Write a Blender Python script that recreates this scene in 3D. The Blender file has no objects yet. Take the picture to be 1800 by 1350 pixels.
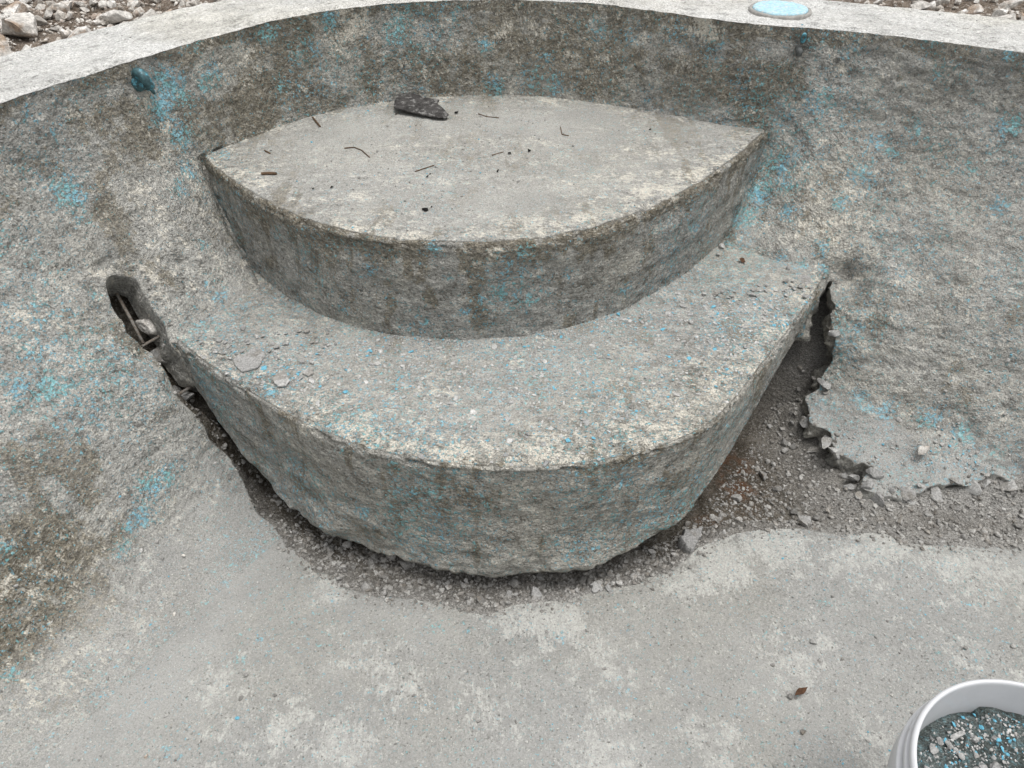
import bpy, math, random
import numpy as np
from mathutils import Vector
from mathutils.bvhtree import BVHTree

random.seed(7)
rng = np.random.default_rng(7)
sc = bpy.context.scene

# ------------------------------------------------------------------ camera
cam_d = bpy.data.cameras.new('camera')
cam = bpy.data.objects.new('camera', cam_d)
sc.collection.objects.link(cam)
cam.location = (0.0, 0.0, 0.6)
cam.rotation_euler = (math.radians(50.0), 0.0, 0.0)
cam_d.sensor_width = 36.0
cam_d.lens = 27.0
cam_d.clip_start = 0.02
cam_d.clip_end = 500.0
sc.camera = cam

# ------------------------------------------------------------------ sky, sun, exposure (overcast)
SUN_EL, SUN_AZ = math.radians(79.0), math.radians(120.0)      # azimuth from +Y towards +X
world = bpy.data.worlds.new('World')
sc.world = world
world.use_nodes = True
wn = world.node_tree
wn.nodes.clear()
sky = wn.nodes.new('ShaderNodeTexSky')
sky.sky_type = 'NISHITA'
sky.sun_disc = False
sky.sun_elevation = SUN_EL
sky.sun_rotation = SUN_AZ
sky.air_density = 1.0
sky.dust_density = 4.0
sky.ozone_density = 1.0
hs = wn.nodes.new('ShaderNodeHueSaturation')
hs.inputs['Saturation'].default_value = 0.10
bg = wn.nodes.new('ShaderNodeBackground')
bg.inputs['Strength'].default_value = 0.145
wo = wn.nodes.new('ShaderNodeOutputWorld')
wn.links.new(sky.outputs[0], hs.inputs['Color'])
wn.links.new(hs.outputs[0], bg.inputs['Color'])
wn.links.new(bg.outputs[0], wo.inputs[0])
sun_d = bpy.data.lights.new('sun', 'SUN')
sun_d.energy = 1.1
sun_d.angle = math.radians(30.0)
sun_d.color = (1.0, 0.975, 0.94)
sun = bpy.data.objects.new('sun', sun_d)
sc.collection.objects.link(sun)
sd = Vector((math.sin(SUN_AZ) * math.cos(SUN_EL), math.cos(SUN_AZ) * math.cos(SUN_EL), math.sin(SUN_EL)))
sun.rotation_euler = (-sd).to_track_quat('-Z', 'Y').to_euler()
sc.view_settings.view_transform = 'Standard'
sc.view_settings.look = 'None'
sc.view_settings.gamma = 1.0
sc.view_settings.use_curve_mapping = False
sc.view_settings.exposure = 0.50
sc.render.engine = 'CYCLES'
sc.cycles.max_bounces = 4

# ------------------------------------------------------------------ noise
_perm = rng.permutation(4096)
_val = rng.random(4096).astype(np.float32) * 2 - 1

def vnoise(p):
    i = np.floor(p).astype(np.int64)
    f = (p - i).astype(np.float32)
    u = f * f * f * (f * (f * 6 - 15) + 10)
    def h(a, b, c):
        return _val[_perm[(_perm[(_perm[a & 4095] + b) & 4095] + c) & 4095]]
    x, y, z = i[:, 0], i[:, 1], i[:, 2]
    r = 0
    out = []
    for dz in (0, 1):
        a = h(x, y, z + dz); b = h(x + 1, y, z + dz)
        c = h(x, y + 1, z + dz); d = h(x + 1, y + 1, z + dz)
        ab = a + (b - a) * u[:, 0]
        cd = c + (d - c) * u[:, 0]
        out.append(ab + (cd - ab) * u[:, 1])
    return out[0] + (out[1] - out[0]) * u[:, 2]

def fbm(p, scale, octaves=3, off=0.0, rough=0.5):
    p = np.asarray(p, dtype=np.float64).reshape(-1, 3) * scale + off
    a, s, n = 1.0, 0.0, 0.0
    for _ in range(octaves):
        s = s + a * vnoise(p)
        n += a
        a *= rough
        p = p * 2.03 + 17.3
    return s / n

def sstep(a, b, x):
    t = np.clip((x - a) / (b - a), 0, 1)
    return t * t * (3 - 2 * t)

def catmull(pts, spacing_fn, closed=False):
    """dense resample of a Catmull-Rom curve; spacing_fn(point) gives the local step"""
    P = np.array(pts, float)
    n = len(P)
    dense = []
    for i in range(n if closed else n - 1):
        if closed:
            p0, p1, p2, p3 = P[(i - 1) % n], P[i], P[(i + 1) % n], P[(i + 2) % n]
        else:
            p0, p1, p2, p3 = P[max(i - 1, 0)], P[i], P[i + 1], P[min(i + 2, n - 1)]
        for t in np.linspace(0, 1, 200, endpoint=False):
            dense.append(0.5 * ((2 * p1) + (-p0 + p2) * t + (2 * p0 - 5 * p1 + 4 * p2 - p3) * t * t
                                + (-p0 + 3 * p1 - 3 * p2 + p3) * t ** 3))
    if not closed:
        dense.append(P[-1])
    dense = np.array(dense)
    out = [dense[0]]
    acc = 0.0
    nxt = spacing_fn(dense[0])
    for a, b in zip(dense[:-1], dense[1:]):
        acc += np.linalg.norm(b - a)
        if acc >= nxt:
            out.append(b)
            acc = 0.0
            nxt = spacing_fn(b)
    return np.array(out)

def smooth_closed(P, n, it):
    for _ in range(it):
        P = 0.25 * np.roll(P, 1, 0) + 0.5 * P + 0.25 * np.roll(P, -1, 0)
    return P

# ------------------------------------------------------------------ object helpers
def link(o, label=None, cat=None, group=None, kind=None, parent=None):
    sc.collection.objects.link(o)
    if label: o['label'] = label
    if cat: o['category'] = cat
    if group: o['group'] = group
    if kind: o['kind'] = kind
    if parent: o.parent = parent
    return o

def mesh_np(name, V, F, mat, smooth=True):
    me = bpy.data.meshes.new(name)
    V = np.asarray(V, dtype=np.float32); F = np.asarray(F, dtype=np.int32)
    k = F.shape[1]
    me.vertices.add(len(V)); me.vertices.foreach_set('co', V.ravel())
    me.loops.add(F.size); me.loops.foreach_set('vertex_index', F.ravel())
    me.polygons.add(len(F))
    me.polygons.foreach_set('loop_start', np.arange(0, F.size, k, dtype=np.int32))
    me.polygons.foreach_set('loop_total', np.full(len(F), k, dtype=np.int32))
    me.update(calc_edges=True)
    me.validate()
    me.polygons.foreach_set('use_smooth', np.full(len(me.polygons), smooth))
    if mat: me.materials.append(mat)
    return me

def set_attr(me, name, arr):
    a = me.attributes.new(name, 'FLOAT', 'POINT')
    a.data.foreach_set('value', np.asarray(arr, np.float32))

def set_uv(me, uv):
    """per-vertex uv -> loops"""
    l = me.uv_layers.new(name='UVMap')
    idx = np.empty(len(me.loops), np.int32)
    me.loops.foreach_get('vertex_index', idx)
    l.data.foreach_set('uv', np.asarray(uv, np.float32)[idx].ravel())

def grid_faces(nk, ns, closed=True):
    k = np.arange(nk - 1)[:, None]
    s = np.arange(ns if closed else ns - 1)[None, :]
    s2 = (s + 1) % ns
    a = k * ns + s; b = k * ns + s2; c = (k + 1) * ns + s2; d = (k + 1) * ns + s
    return np.stack([a, b, c, d], -1).reshape(-1, 4)

def grid_normals(P, closed=True):
    """P[nk,ns,3] -> unit normals"""
    du = np.gradient(P, axis=0)
    if closed:
        dv = (np.roll(P, -1, 1) - np.roll(P, 1, 1)) * 0.5
    else:
        dv = np.gradient(P, axis=1)
    n = np.cross(dv, du)
    n /= np.linalg.norm(n, axis=-1, keepdims=True) + 1e-12
    return n

# ------------------------------------------------------------------ plan curves (metres, world)
EDGE = [(0.3, -2.4), (1.6, -2.2), (2.6, -1.5), (3.0, -0.5), (3.0, 0.4), (2.7, 0.95), (2.3, 1.36), (1.9, 1.66), (1.6, 1.84), (1.282, 2.007), (1.09, 2.105), (0.9, 2.185), (0.8, 2.217), (0.7, 2.243), (0.603, 2.28), (0.47, 2.356), (0.333, 2.43), (0.18, 2.484), (0, 2.512), (-0.171, 2.505), (-0.338, 2.473), (-0.5, 2.409), (-0.638, 2.309), (-0.75, 2.185), (-0.84, 2.065), (-0.905, 1.965), (-1.0, 1.82), (-1.105, 1.655), (-1.27, 1.4), (-1.45, 1.1), (-1.61, 0.8), (-1.75, 0.4), (-1.85, 0), (-1.9, -0.6), (-1.6, -1.6), (-0.8, -2.2)]
CEN = np.array([0.0, 0.1])

def edge_spacing(p):
    if p[1] > 0.75 and p[0] > -1.75 and p[0] < 2.5: return 0.005
    if p[1] > 0.2: return 0.02
    return 0.08
E = catmull(EDGE, edge_spacing, True)
ES = len(E)
dirC = CEN - E
LEN = np.linalg.norm(dirC, axis=1)
dirC = dirC / LEN[:, None]
# inward normal of the edge, for the wall part (smoothed towards the ray to the centre further in)
tan = np.roll(E, -3, 0) - np.roll(E, 3, 0)
tan /= np.linalg.norm(tan, axis=1, keepdims=True)
nrm = np.c_[tan[:, 1], -tan[:, 0]]
nrm *= np.sign((nrm * dirC).sum(1))[:, None]
nrm = smooth_closed(nrm, ES, 12)
nrm /= np.linalg.norm(nrm, axis=1, keepdims=True)

FLOOR_Z = -0.95
K_DEPTH = np.array([0, .04, .12, .20, .28, .36, .44, .50, .56, .66, .76, .83, .88, .915, .938, .95])
K_BOWL = np.array([0, .002, .012, .032, .066, .115, .178, .228, .282, .345, .395, .435, .475, .52, .575, .66])
K_ALC = np.array([0, .000, .004, .007, .012, .05, .11, .18, .25, .33, .39, .435, .475, .52, .575, .66])

def alcove_weight():
    x, y = E[:, 0], E[:, 1]
    w = sstep(-.98, -.86, x) * (1 - sstep(.76, .88, x)) * (y > 1.5)
    return w
AW = alcove_weight()

def build_shell_base(step_w=0.0046):
    # profile arc-length samples from the lip down to the foot
    prof_i, prof_d = [], []
    L = np.r_[0, np.cumsum(np.hypot(np.diff(K_DEPTH), np.diff(K_BOWL)))]
    nw = int(L[-1] / step_w)
    t = np.linspace(0, L[-1], nw)
    # smooth spline through the knots by dense interpolation and box filter
    tt = np.linspace(0, L[-1], 2000)
    def sm(k):
        v = np.interp(tt, L, k)
        w = 61
        vp = np.r_[2 * v[0] - v[w:0:-1], v, 2 * v[-1] - v[-2:-w - 2:-1]]
        v2 = np.convolve(vp, np.ones(w) / w, 'same')[w:-w]
        return np.interp(t, tt, v2)
    d = sm(K_DEPTH); ib = sm(K_BOWL); ia = sm(K_ALC)
    d[0] = 0; ib[0] = 0; ia[0] = 0
    P = np.zeros((nw, ES, 3))
    ins = ib[:, None] * (1 - AW)[None] + ia[:, None] * AW[None]
    dirw = nrm
    P[..., 0] = E[None, :, 0] + dirw[None, :, 0] * ins
    P[..., 1] = E[None, :, 1] + dirw[None, :, 1] * ins
    P[..., 2] = -d[:, None]
    # soften the lip
    lip = np.exp(-(d / .012) ** 2)
    foot = P[-1, :, :2]
    r = np.r_[np.linspace(0, .68, 190)[1:], np.linspace(.68, .97, 24)[1:]]
    nf = len(r)
    Fp = np.zeros((nf, ES, 3))
    Fp[..., :2] = foot[None] + (CEN - foot)[None] * r[:, None, None]
    Fp[..., 2] = -d[-1]
    return np.concatenate([P, Fp], 0), nw, t

BASE, NW, PT = build_shell_base()

# ------------------------------------------------------------------ step loops
UP_F = [(-.882, 2.063), (-.788, 1.933), (-.686, 1.818), (-.583, 1.722), (-.468, 1.640), (-.342, 1.582), (-.208, 1.554),
        (-.060, 1.548), (.090, 1.575), (.234, 1.638), (.382, 1.748), (.503, 1.871), (.627, 2.024), (.752, 2.200)]
UP_B = [(.80, 2.26), (.70, 2.29), (.603, 2.33), (.47, 2.40), (.333, 2.475), (.18, 2.53), (0, 2.555), (-.18, 2.55),
        (-.35, 2.515), (-.52, 2.445), (-.665, 2.34), (-.78, 2.215), (-.875, 2.12)]
LO_F = [(-.845, 1.549), (-.762, 1.469), (-.620, 1.356), (-.526, 1.286), (-.437, 1.228), (-.341, 1.178), (-.265, 1.148),
        (-.167, 1.124), (-.059, 1.111), (.059, 1.111), (.155, 1.121), (.240, 1.141), (.330, 1.176), (.425, 1.229),
        (.506, 1.312), (.604, 1.444), (.690, 1.561), (.789, 1.701), (.885, 1.850)]
LO_B = [(.925, 1.93), (.88, 2.03), (.78, 2.10), (.6, 2.14), (.3, 2.2), (0, 2.25), (-.3, 2.2), (-.6, 2.08), (-.80, 1.85),
        (-.875, 1.72), (-.90, 1.60)]

def step_base(front, back, q, ztop, zb_fn, R, spacing=.0045, under=.16):
    C = catmull(front + back, lambda p: spacing, True)
    C = smooth_closed(C, len(C), 8)
    q = np.array(q)
    tn = np.roll(C, -2, 0) - np.roll(C, 2, 0)
    tn /= np.linalg.norm(tn, axis=1, keepdims=True)
    n = np.c_[tn[:, 1], -tn[:, 0]]
    n *= np.sign((n * (C - q)).sum(1))[:, None]
    n = smooth_closed(n, len(n), 6)
    n /= np.linalg.norm(n, axis=1, keepdims=True)
    zb = zb_fn(C)
    Ci = C - n * R
    rows, zone, dist = [], [], []
    Lmax = np.linalg.norm(C - q, axis=1).max()
    for r in np.linspace(0.002, 1, int(Lmax / .0055)):
        p = q + (Ci - q) * r
        rows.append(np.c_[p, np.full(len(C), ztop)])
        dist.append(np.linalg.norm(Ci - p, axis=1)); zone.append(0)
    for a in np.linspace(0, np.pi / 2, 6)[1:]:
        p = Ci + n * R * np.sin(a)
        rows.append(np.c_[p, np.full(len(C), ztop - R * (1 - np.cos(a)))])
        dist.append(np.zeros(len(C))); zone.append(1)
    zt = ztop - R
    h = (zt - zb)
    for t in np.linspace(0, 1, int(h.max() / spacing))[1:]:
        rows.append(np.c_[C, zt - h * t])
        dist.append(-h * t - R); zone.append(2)
    for t in np.linspace(0, 1, 14)[1:]:
        p = C - n * under * t
        rows.append(np.c_[p, zb + .004 * np.sin(t * 3) - .01 * t])
        dist.append(-h - R); zone.append(3)
    P = np.stack(rows, 0)
    return P, np.array(zone), np.stack(dist, 0), C, n, zb

def zb_up(C):
    return np.full(len(C), -.60)

def zb_low(C):
    x = C[:, 0]
    z = np.interp(x, [-.9, -.845, -.78, -.70, -.62, -.526, -.42, -.06, .1, .24, .33, .425, .506, .604, .69, .789, .88],
                  [-.62, -.66, -.74, -.82, -.885, -.915, -.92, -.912, -.90, -.882, -.86, -.83, -.792, -.735, -.675, -.63, -.60])
    p = np.c_[C, np.zeros(len(C))]
    front = C[:, 1] < 1.95
    return z + (.012 * fbm(p, 9, 3, 3.3) + .007 * fbm(p, 40, 2, 9.1)) * front

UPB = step_base(UP_F, UP_B, (-.04, 2.12), -.28, zb_up, .014)
LOB = step_base(LO_F, LO_B, (.0, 1.78), -.56, zb_low, .010)

# ------------------------------------------------------------------ materials
def new_mat(name):
    m = bpy.data.materials.new(name)
    m.use_nodes = True
    nt = m.node_tree
    nt.nodes.clear()
    out = nt.nodes.new('ShaderNodeOutputMaterial')
    b = nt.nodes.new('ShaderNodeBsdfPrincipled')
    nt.links.new(b.outputs[0], out.inputs[0])
    b.inputs['Roughness'].default_value = 0.9
    b.inputs['Specular IOR Level'].default_value = 0.25
    return m, nt, b

class N:
    """tiny node-graph writer"""
    def __init__(s, nt): s.nt = nt
    def _in(s, sock, v):
        if v is None: return
        if isinstance(v, bpy.types.NodeSocket): s.nt.links.new(v, sock)
        elif isinstance(v, tuple) and len(v) == 3 and sock.type == 'RGBA': sock.default_value = (*v, 1)
        else: sock.default_value = v
    def node(s, t, **kw):
        n = s.nt.nodes.new(t)
        for k, v in kw.items(): setattr(n, k, v)
        return n
    def math(s, op, a, b=None, c=None, clamp=False):
        n = s.node('ShaderNodeMath', operation=op, use_clamp=clamp)
        s._in(n.inputs[0], a); s._in(n.inputs[1], b); s._in(n.inputs[2], c)
        return n.outputs[0]
    def mul(s, a, b): return s.math('MULTIPLY', a, b)
    def add(s, a, b): return s.math('ADD', a, b)
    def madd(s, a, b, c): return s.math('MULTIPLY_ADD', a, b, c)
    def attr(s, name): return s.node('ShaderNodeAttribute', attribute_name=name).outputs['Fac']
    def step(s, v, a, b, lo=0.0, hi=1.0):
        n = s.node('ShaderNodeMapRange', interpolation_type='SMOOTHSTEP')
        s._in(n.inputs[0], v)
        for i, x in zip((1, 2, 3, 4), (a, b, lo, hi)): n.inputs[i].default_value = x
        return n.outputs[0]
    def noise(s, vec, scale, detail=4, rough=.5, dist=0.0, off=None):
        if off is not None:
            m = s.node('ShaderNodeVectorMath', operation='ADD')
            s._in(m.inputs[0], vec); m.inputs[1].default_value = (off, off * 1.7, off * .6)
            vec = m.outputs[0]
        n = s.node('ShaderNodeTexNoise')
        s._in(n.inputs['Vector'], vec)
        n.inputs['Scale'].default_value = scale
        n.inputs['Detail'].default_value = detail
        n.inputs['Roughness'].default_value = rough
        n.inputs['Distortion'].default_value = dist
        return n.outputs['Fac']
    def voro(s, vec, scale, feature='F1', out='Distance'):
        n = s.node('ShaderNodeTexVoronoi', feature=feature)
        s._in(n.inputs['Vector'], vec); n.inputs['Scale'].default_value = scale
        return n.outputs[out]
    def mapping(s, vec, rot, scale):
        m0 = s.node('ShaderNodeMapping'); s._in(m0.inputs['Vector'], vec)
        m0.inputs['Rotation'].default_value = (0, 0, rot)
        m1 = s.node('ShaderNodeMapping'); s._in(m1.inputs['Vector'], m0.outputs[0])
        m1.inputs['Scale'].default_value = scale
        return m1.outputs[0]
    def mix(s, f, a, b, mode='MIX'):
        n = s.node('ShaderNodeMix', data_type='RGBA', blend_type=mode)
        s._in(n.inputs[0], f); s._in(n.inputs[6], a); s._in(n.inputs[7], b)
        return n.outputs[2]
    def mixf(s, f, a, b):
        n = s.node('ShaderNodeMix', data_type='FLOAT')
        s._in(n.inputs[0], f); s._in(n.inputs[2], a); s._in(n.inputs[3], b)
        return n.outputs[0]
    def grey(s, v):
        n = s.node('ShaderNodeCombineColor')
        for i in range(3): s._in(n.inputs[i], v)
        return n.outputs[0]
    def bump(s, h, dist, strength, normal=None):
        n = s.node('ShaderNodeBump')
        s._in(n.inputs['Height'], h); n.inputs['Distance'].default_value = dist
        s._in(n.inputs['Strength'], strength)
        if normal is not None: s._in(n.inputs['Normal'], normal)
        return n.outputs[0]

def concrete(name, dark, mid, light, cream=(.66, .62, .55), scratch=1.0, ang=(.5, -.45, 1.2), bump=1.0,
             brown_bias=0.0, dustcol=(.330, .327, .319), white_bias=0.0, drip=0.0, mottle=1.0, blue_bias=0.0, paleamt=.85, graina=.22):
    m, nt, b = new_mat(name)
    g = N(nt)
    co = g.node('ShaderNodeTexCoord').outputs['Object']
    uv = g.node('ShaderNodeUVMap').outputs[0]
    aB, aN, aP, aD, aK = [g.attr(k) for k in ('blue', 'brown', 'pale', 'dust', 'dark')]
    vc0 = g.voro(co, 150)
    nm = g.noise(co, 13, 7, .68)
    nf = g.noise(co, 85, 4, .7, off=3.1)
    ng = g.noise(co, 310, 2, .6, off=7.7)
    # chisel strokes in three directions, each in its own patches
    msk = g.noise(co, 3.4, 3, .5, 1.2, off=11.0)
    def strokes(a, sx, sy, o):
        v = g.mapping(uv, a, (sx, sy, 1))
        return g.noise(v, 1.0, 2, .55, .08, off=o)
    s1 = strokes(ang[0], 48, 150, 1.3); s2 = strokes(ang[1], 44, 140, 5.3); s3 = strokes(ang[2], 52, 160, 9.1)
    sA = g.mixf(g.step(msk, .44, .50), s1, s2)
    sc_ = g.mixf(g.step(msk, .56, .60), sA, s3)
    stroke = g.step(sc_, .57, .615)
    cut = g.step(sc_, .46, .36)
    # patches a few centimetres across, drawn out along the scraping direction
    mot = g.mixf(g.step(msk, .46, .54), g.noise(g.mapping(uv, ang[0] * .8, (15, 24, 1)), 1, 6, .74, .1, off=91),
                 g.noise(g.mapping(uv, ang[1] * .8, (15, 25, 1)), 1, 6, .74, .1, off=95))
    mot = g.add(g.mul(mot, .62), g.mul(nf, .38))
    c = g.mix(g.step(mot, .415, .475), dark, mid)
    c = g.mix(g.mul(g.step(mot, .515, .575), .85 * mottle), c, light)
    # warm and cool drift
    drift = g.noise(co, 2.1, 4, .6, off=21)
    c = g.mix(g.mul(g.step(drift, .42, .62), .35), c, g.mix(1.0, c, (1.06, 1.0, .86), 'MULTIPLY'))
    # brown weathered skin
    nb = g.add(g.mul(g.noise(co, 8.5, 7, .7, off=31), .72), g.mul(nf, .28))
    if drip: nb = g.madd(g.math('SUBTRACT', g.noise(g.mapping(uv, 0, (22, 4.5, 1)), 1, 4, .6, .4, off=101), .47), drip, nb)
    fb = g.step(g.madd(aN, .23, g.add(nb, brown_bias)), .585, .66)
    brown = g.mix(g.step(nf, .40, .62), (.095, .078, .052), (.245, .208, .148))
    c = g.mix(g.mul(fb, .74), c, brown)
    # chisel strokes bite through to lighter concrete
    c = g.mix(g.mul(stroke, g.math('SUBTRACT', .36 * scratch, g.mul(aD, .3 * scratch), clamp=True)), c, light)
    c = g.mix(g.mul(cut, g.math('SUBTRACT', .30 * scratch, g.mul(aD, .3), clamp=True)), c, dark)
    # cream plaster left over
    np_ = g.add(g.mul(g.noise(co, 26, 6, .72, off=41), .6), g.mul(g.noise(g.mapping(uv, ang[2], (60, 140, 1)), 1, 4, .7), .4))
    fp = g.step(g.madd(aP, .18, g.add(np_, white_bias)), .575, .66)
    c = g.mix(g.mul(fp, paleamt), c, g.mix(nf, cream, tuple(min(1, x * 1.22) for x in cream)))
    # settled dust
    fd = g.mul(aD, g.step(g.add(g.mul(nf, .5), g.mul(np_, .5)), .66, .42, .25, 1.0))
    fd = g.math('MAXIMUM', fd, g.mul(g.step(aD, .72, 1.0), .96))
    c = g.mix(fd, c, g.mix(g.step(g.noise(co, 5, 7, .7, off=51), .38, .62), tuple(x * .84 for x in dustcol), dustcol))
    # grains
    grain = g.step(ng, .30, .70, 1 - graina, 1 + graina)
    c = g.mix(1.0, c, g.grey(grain), 'MULTIPLY')
    pit = g.step(g.noise(co, 190, 3, .6, off=71), .375, .31)
    c = g.mix(g.mul(pit, .6), c, (.06, .056, .05))
    spk = g.step(g.noise(co, 230, 2, .5, off=77), .665, .70)
    c = g.mix(g.mul(spk, .6), c, (.62, .61, .57))
    c = g.mix(1.0, c, (1.004, 1.006, .980), 'MULTIPLY')
    c = g.mix(g.mul(g.step(vc0, .45, .75), g.madd(aD, -.36, .38)), c, g.mix(1.0, c, (.50, .49, .47), 'MULTIPLY'))  # crevices between chips darkened in the colour, as painted shade
    # paint flecks
    nl = g.add(g.mul(g.noise(co, 120, 5, .78, off=61), .88), g.mul(nf, .12))
    fl = g.step(g.madd(aB, .150, g.add(nl, blue_bias)), .598, .618)
    teal = g.mix(g.step(g.noise(co, 16, 3, .5, off=65), .42, .58), (.22, .49, .50), (.23, .50, .62))
    teal = g.mix(g.step(nf, .45, .7), teal, (.34, .60, .67))
    c = g.mix(g.mul(fl, g.madd(aD, -.30, .92)), c, teal)
    # stains and other areas set darker by the dark mask
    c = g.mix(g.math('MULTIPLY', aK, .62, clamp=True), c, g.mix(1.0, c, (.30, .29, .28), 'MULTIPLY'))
    nt.links.new(c, b.inputs['Base Color'])
    h = g.add(g.mul(nm, 1.5), g.add(g.mul(nf, .95), g.add(g.mul(ng, .34), g.mul(sc_, .42 * scratch))))
    h = g.add(h, g.math('SUBTRACT', g.mul(fl, .28), g.mul(vc0, g.madd(aD, -.34, .36))))
    h = g.math('SUBTRACT', h, g.mul(pit, .35))
    st = g.madd(aD, -.42, 1.0)
    nt.links.new(g.bump(h, .0105 * bump, st), b.inputs['Normal'])
    b.inputs['Roughness'].default_value = .93
    return m

M_wall = concrete('chiselled_pool_concrete', (.175, .170, .158), (.375, .368, .352), (.60, .585, .55), drip=.25)
M_floor = concrete('dusty_pool_floor', (.25, .249, .243), (.31, .309, .302), (.42, .418, .408), scratch=.3, mottle=.4, paleamt=.5, graina=.12,
                   ang=(.9, .4, 1.5), bump=.62, cream=(.62, .615, .59), brown_bias=-.05)
M_step = concrete('step_concrete', dustcol=(.355, .348, .330), mid=(.345, .338, .325), dark=(.160, .153, .14), light=(.56, .545, .515), drip=.8, blue_bias=-.006, ang=(.16, -.1, .3), brown_bias=-.01)
M_cope = concrete('coping_concrete', (.36, .357, .35), (.57, .565, .56), (.72, .715, .71), scratch=.7, ang=(.3, .1, -.2),
                  bump=.7, brown_bias=-.12, cream=(.62, .61, .60))

def soil_mat(name, a, bcol, ccol, rust=True):
    m, nt, b = new_mat(name)
    g = N(nt)
    co = g.node('ShaderNodeTexCoord').outputs['Object']
    n1 = g.noise(co, 16, 10, .72); n2 = g.noise(co, 120, 5, .7, off=4); n3 = g.noise(co, 5, 5, .6, off=9)
    v = g.voro(co, 95)
    c = g.mix(g.step(n1, .38, .62), a, bcol)
    c = g.mix(g.mul(g.step(n2, .5, .66), .7), c, ccol)
    if rust:
        r = g.attr('rust')
        c = g.mix(g.mul(r, g.step(n1, .42, .56)), c, (.115, .050, .022))
    c = g.mix(g.attr('dust'), c, (.36, .35, .33))
    c = g.mix(1.0, c, g.grey(g.step(g.noise(co, 330, 2, .5), .3, .7, .6, 1.4)), 'MULTIPLY')
    nt.links.new(c, b.inputs['Base Color'])
    h = g.add(g.mul(n1, 1.2), g.add(g.mul(n2, .9), g.mul(v, -.5)))
    nt.links.new(g.bump(h, .013, 1.0), b.inputs['Normal'])
    b.inputs['Roughness'].default_value = 1.0
    b.inputs['Specular IOR Level'].default_value = .1
    return m

M_soil = soil_mat('excavated_soil', (.070, .058, .043), (.175, .158, .130), (.33, .315, .29))
M_ground = soil_mat('rubble_ground', (.11, .083, .062), (.25, .205, .165), (.48, .44, .39), rust=False)

def rock_mat(name, lo, hi, tint=(.2, .15, .1), tintamt=.3, use_attr=False, scale=40, bump=.006, chalk=0.0, blue=0.0):
    m, nt, b = new_mat(name)
    g = N(nt)
    co = g.node('ShaderNodeNewGeometry').outputs['Position']
    rnd = g.attr('tint') if use_attr else g.node('ShaderNodeObjectInfo').outputs['Random']
    n1 = g.noise(co, scale, 8, .7); n2 = g.noise(co, scale * 6, 4, .7, off=3)
    c = g.mix(g.math('ADD', g.mul(rnd, .75), g.madd(n1, 1.1, -.42), clamp=True), lo, hi)
    c = g.mix(g.mul(g.step(g.add(g.noise(co, scale * .5, 6, .7, off=8), g.mul(rnd, .1)), .56, .66), tintamt), c, tint)
    if chalk: c = g.mix(g.mul(g.step(n1, .5, .6), chalk), c, (.62, .60, .56))
    if blue:
        f = g.math('GREATER_THAN', g.math('FRACT', g.mul(rnd, 7.31)), 1.0 - blue)
        c = g.mix(f, c, g.mix(n1, (.06, .22, .26), (.24, .55, .74)))
    c = g.mix(1.0, c, g.grey(g.step(n2, .32, .68, .68, 1.3)), 'MULTIPLY')
    nt.links.new(c, b.inputs['Base Color'])
    nt.links.new(g.bump(g.add(n1, g.mul(n2, .5)), bump, .9), b.inputs['Normal'])
    b.inputs['Roughness'].default_value = .95
    return m

M_gravel = rock_mat('grey_gravel', (.13, .125, .115), (.50, .49, .47), (.20, .165, .12), .5, bump=.003, scale=60)
M_gravel_s = rock_mat('grey_gravel_small', (.12, .112, .10), (.48, .47, .445), (.12, .09, .06), .4, True, 90, .002)
M_flake_s = rock_mat('plaster_flakes', (.18, .185, .185), (.60, .59, .57), (.13, .10, .07), .25, True, 90, .0015, blue=.12)
M_crumb_s = rock_mat('loose_crumbs', (.14, .135, .125), (.52, .51, .49), (.13, .10, .07), .2, True, 90, .0015, blue=.05)
M_frag = rock_mat('plaster_fragment', (.25, .247, .24), (.42, .415, .40), (.14, .12, .09), .45, bump=.004, scale=34)
M_lime = rock_mat('limestone_rubble', (.36, .335, .30), (.80, .775, .735), (.30, .20, .125), .75, bump=.012, scale=16, chalk=.5)
M_lime_s = rock_mat('limestone_bits', (.24, .21, .175), (.76, .73, .68), (.22, .14, .09), .6, True, 40, .004)
M_bucketdirt = soil_mat('bucket_debris', (.075, .085, .08), (.15, .175, .17), (.20, .33, .36), rust=False)

def plain(name, col, rough=.6, spec=.4, nscale=30, var=.25, bump=.002, col2=None, thr=(.5, .6), coat=0.0):
    m, nt, b = new_mat(name)
    g = N(nt)
    co = g.node('ShaderNodeTexCoord').outputs['Object']
    n1 = g.noise(co, nscale, 7, .7)
    c = g.mix(1.0, col, g.grey(g.step(n1, .3, .7, 1 - var, 1 + var)), 'MULTIPLY')
    if col2: c = g.mix(g.step(g.noise(co, nscale * .8, 8, .75, off=6), *thr), c, col2)
    nt.links.new(c, b.inputs['Base Color'])
    nt.links.new(g.bump(n1, bump, .8), b.inputs['Normal'])
    b.inputs['Roughness'].default_value = rough
    b.inputs['Specular IOR Level'].default_value = spec
    return m

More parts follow.
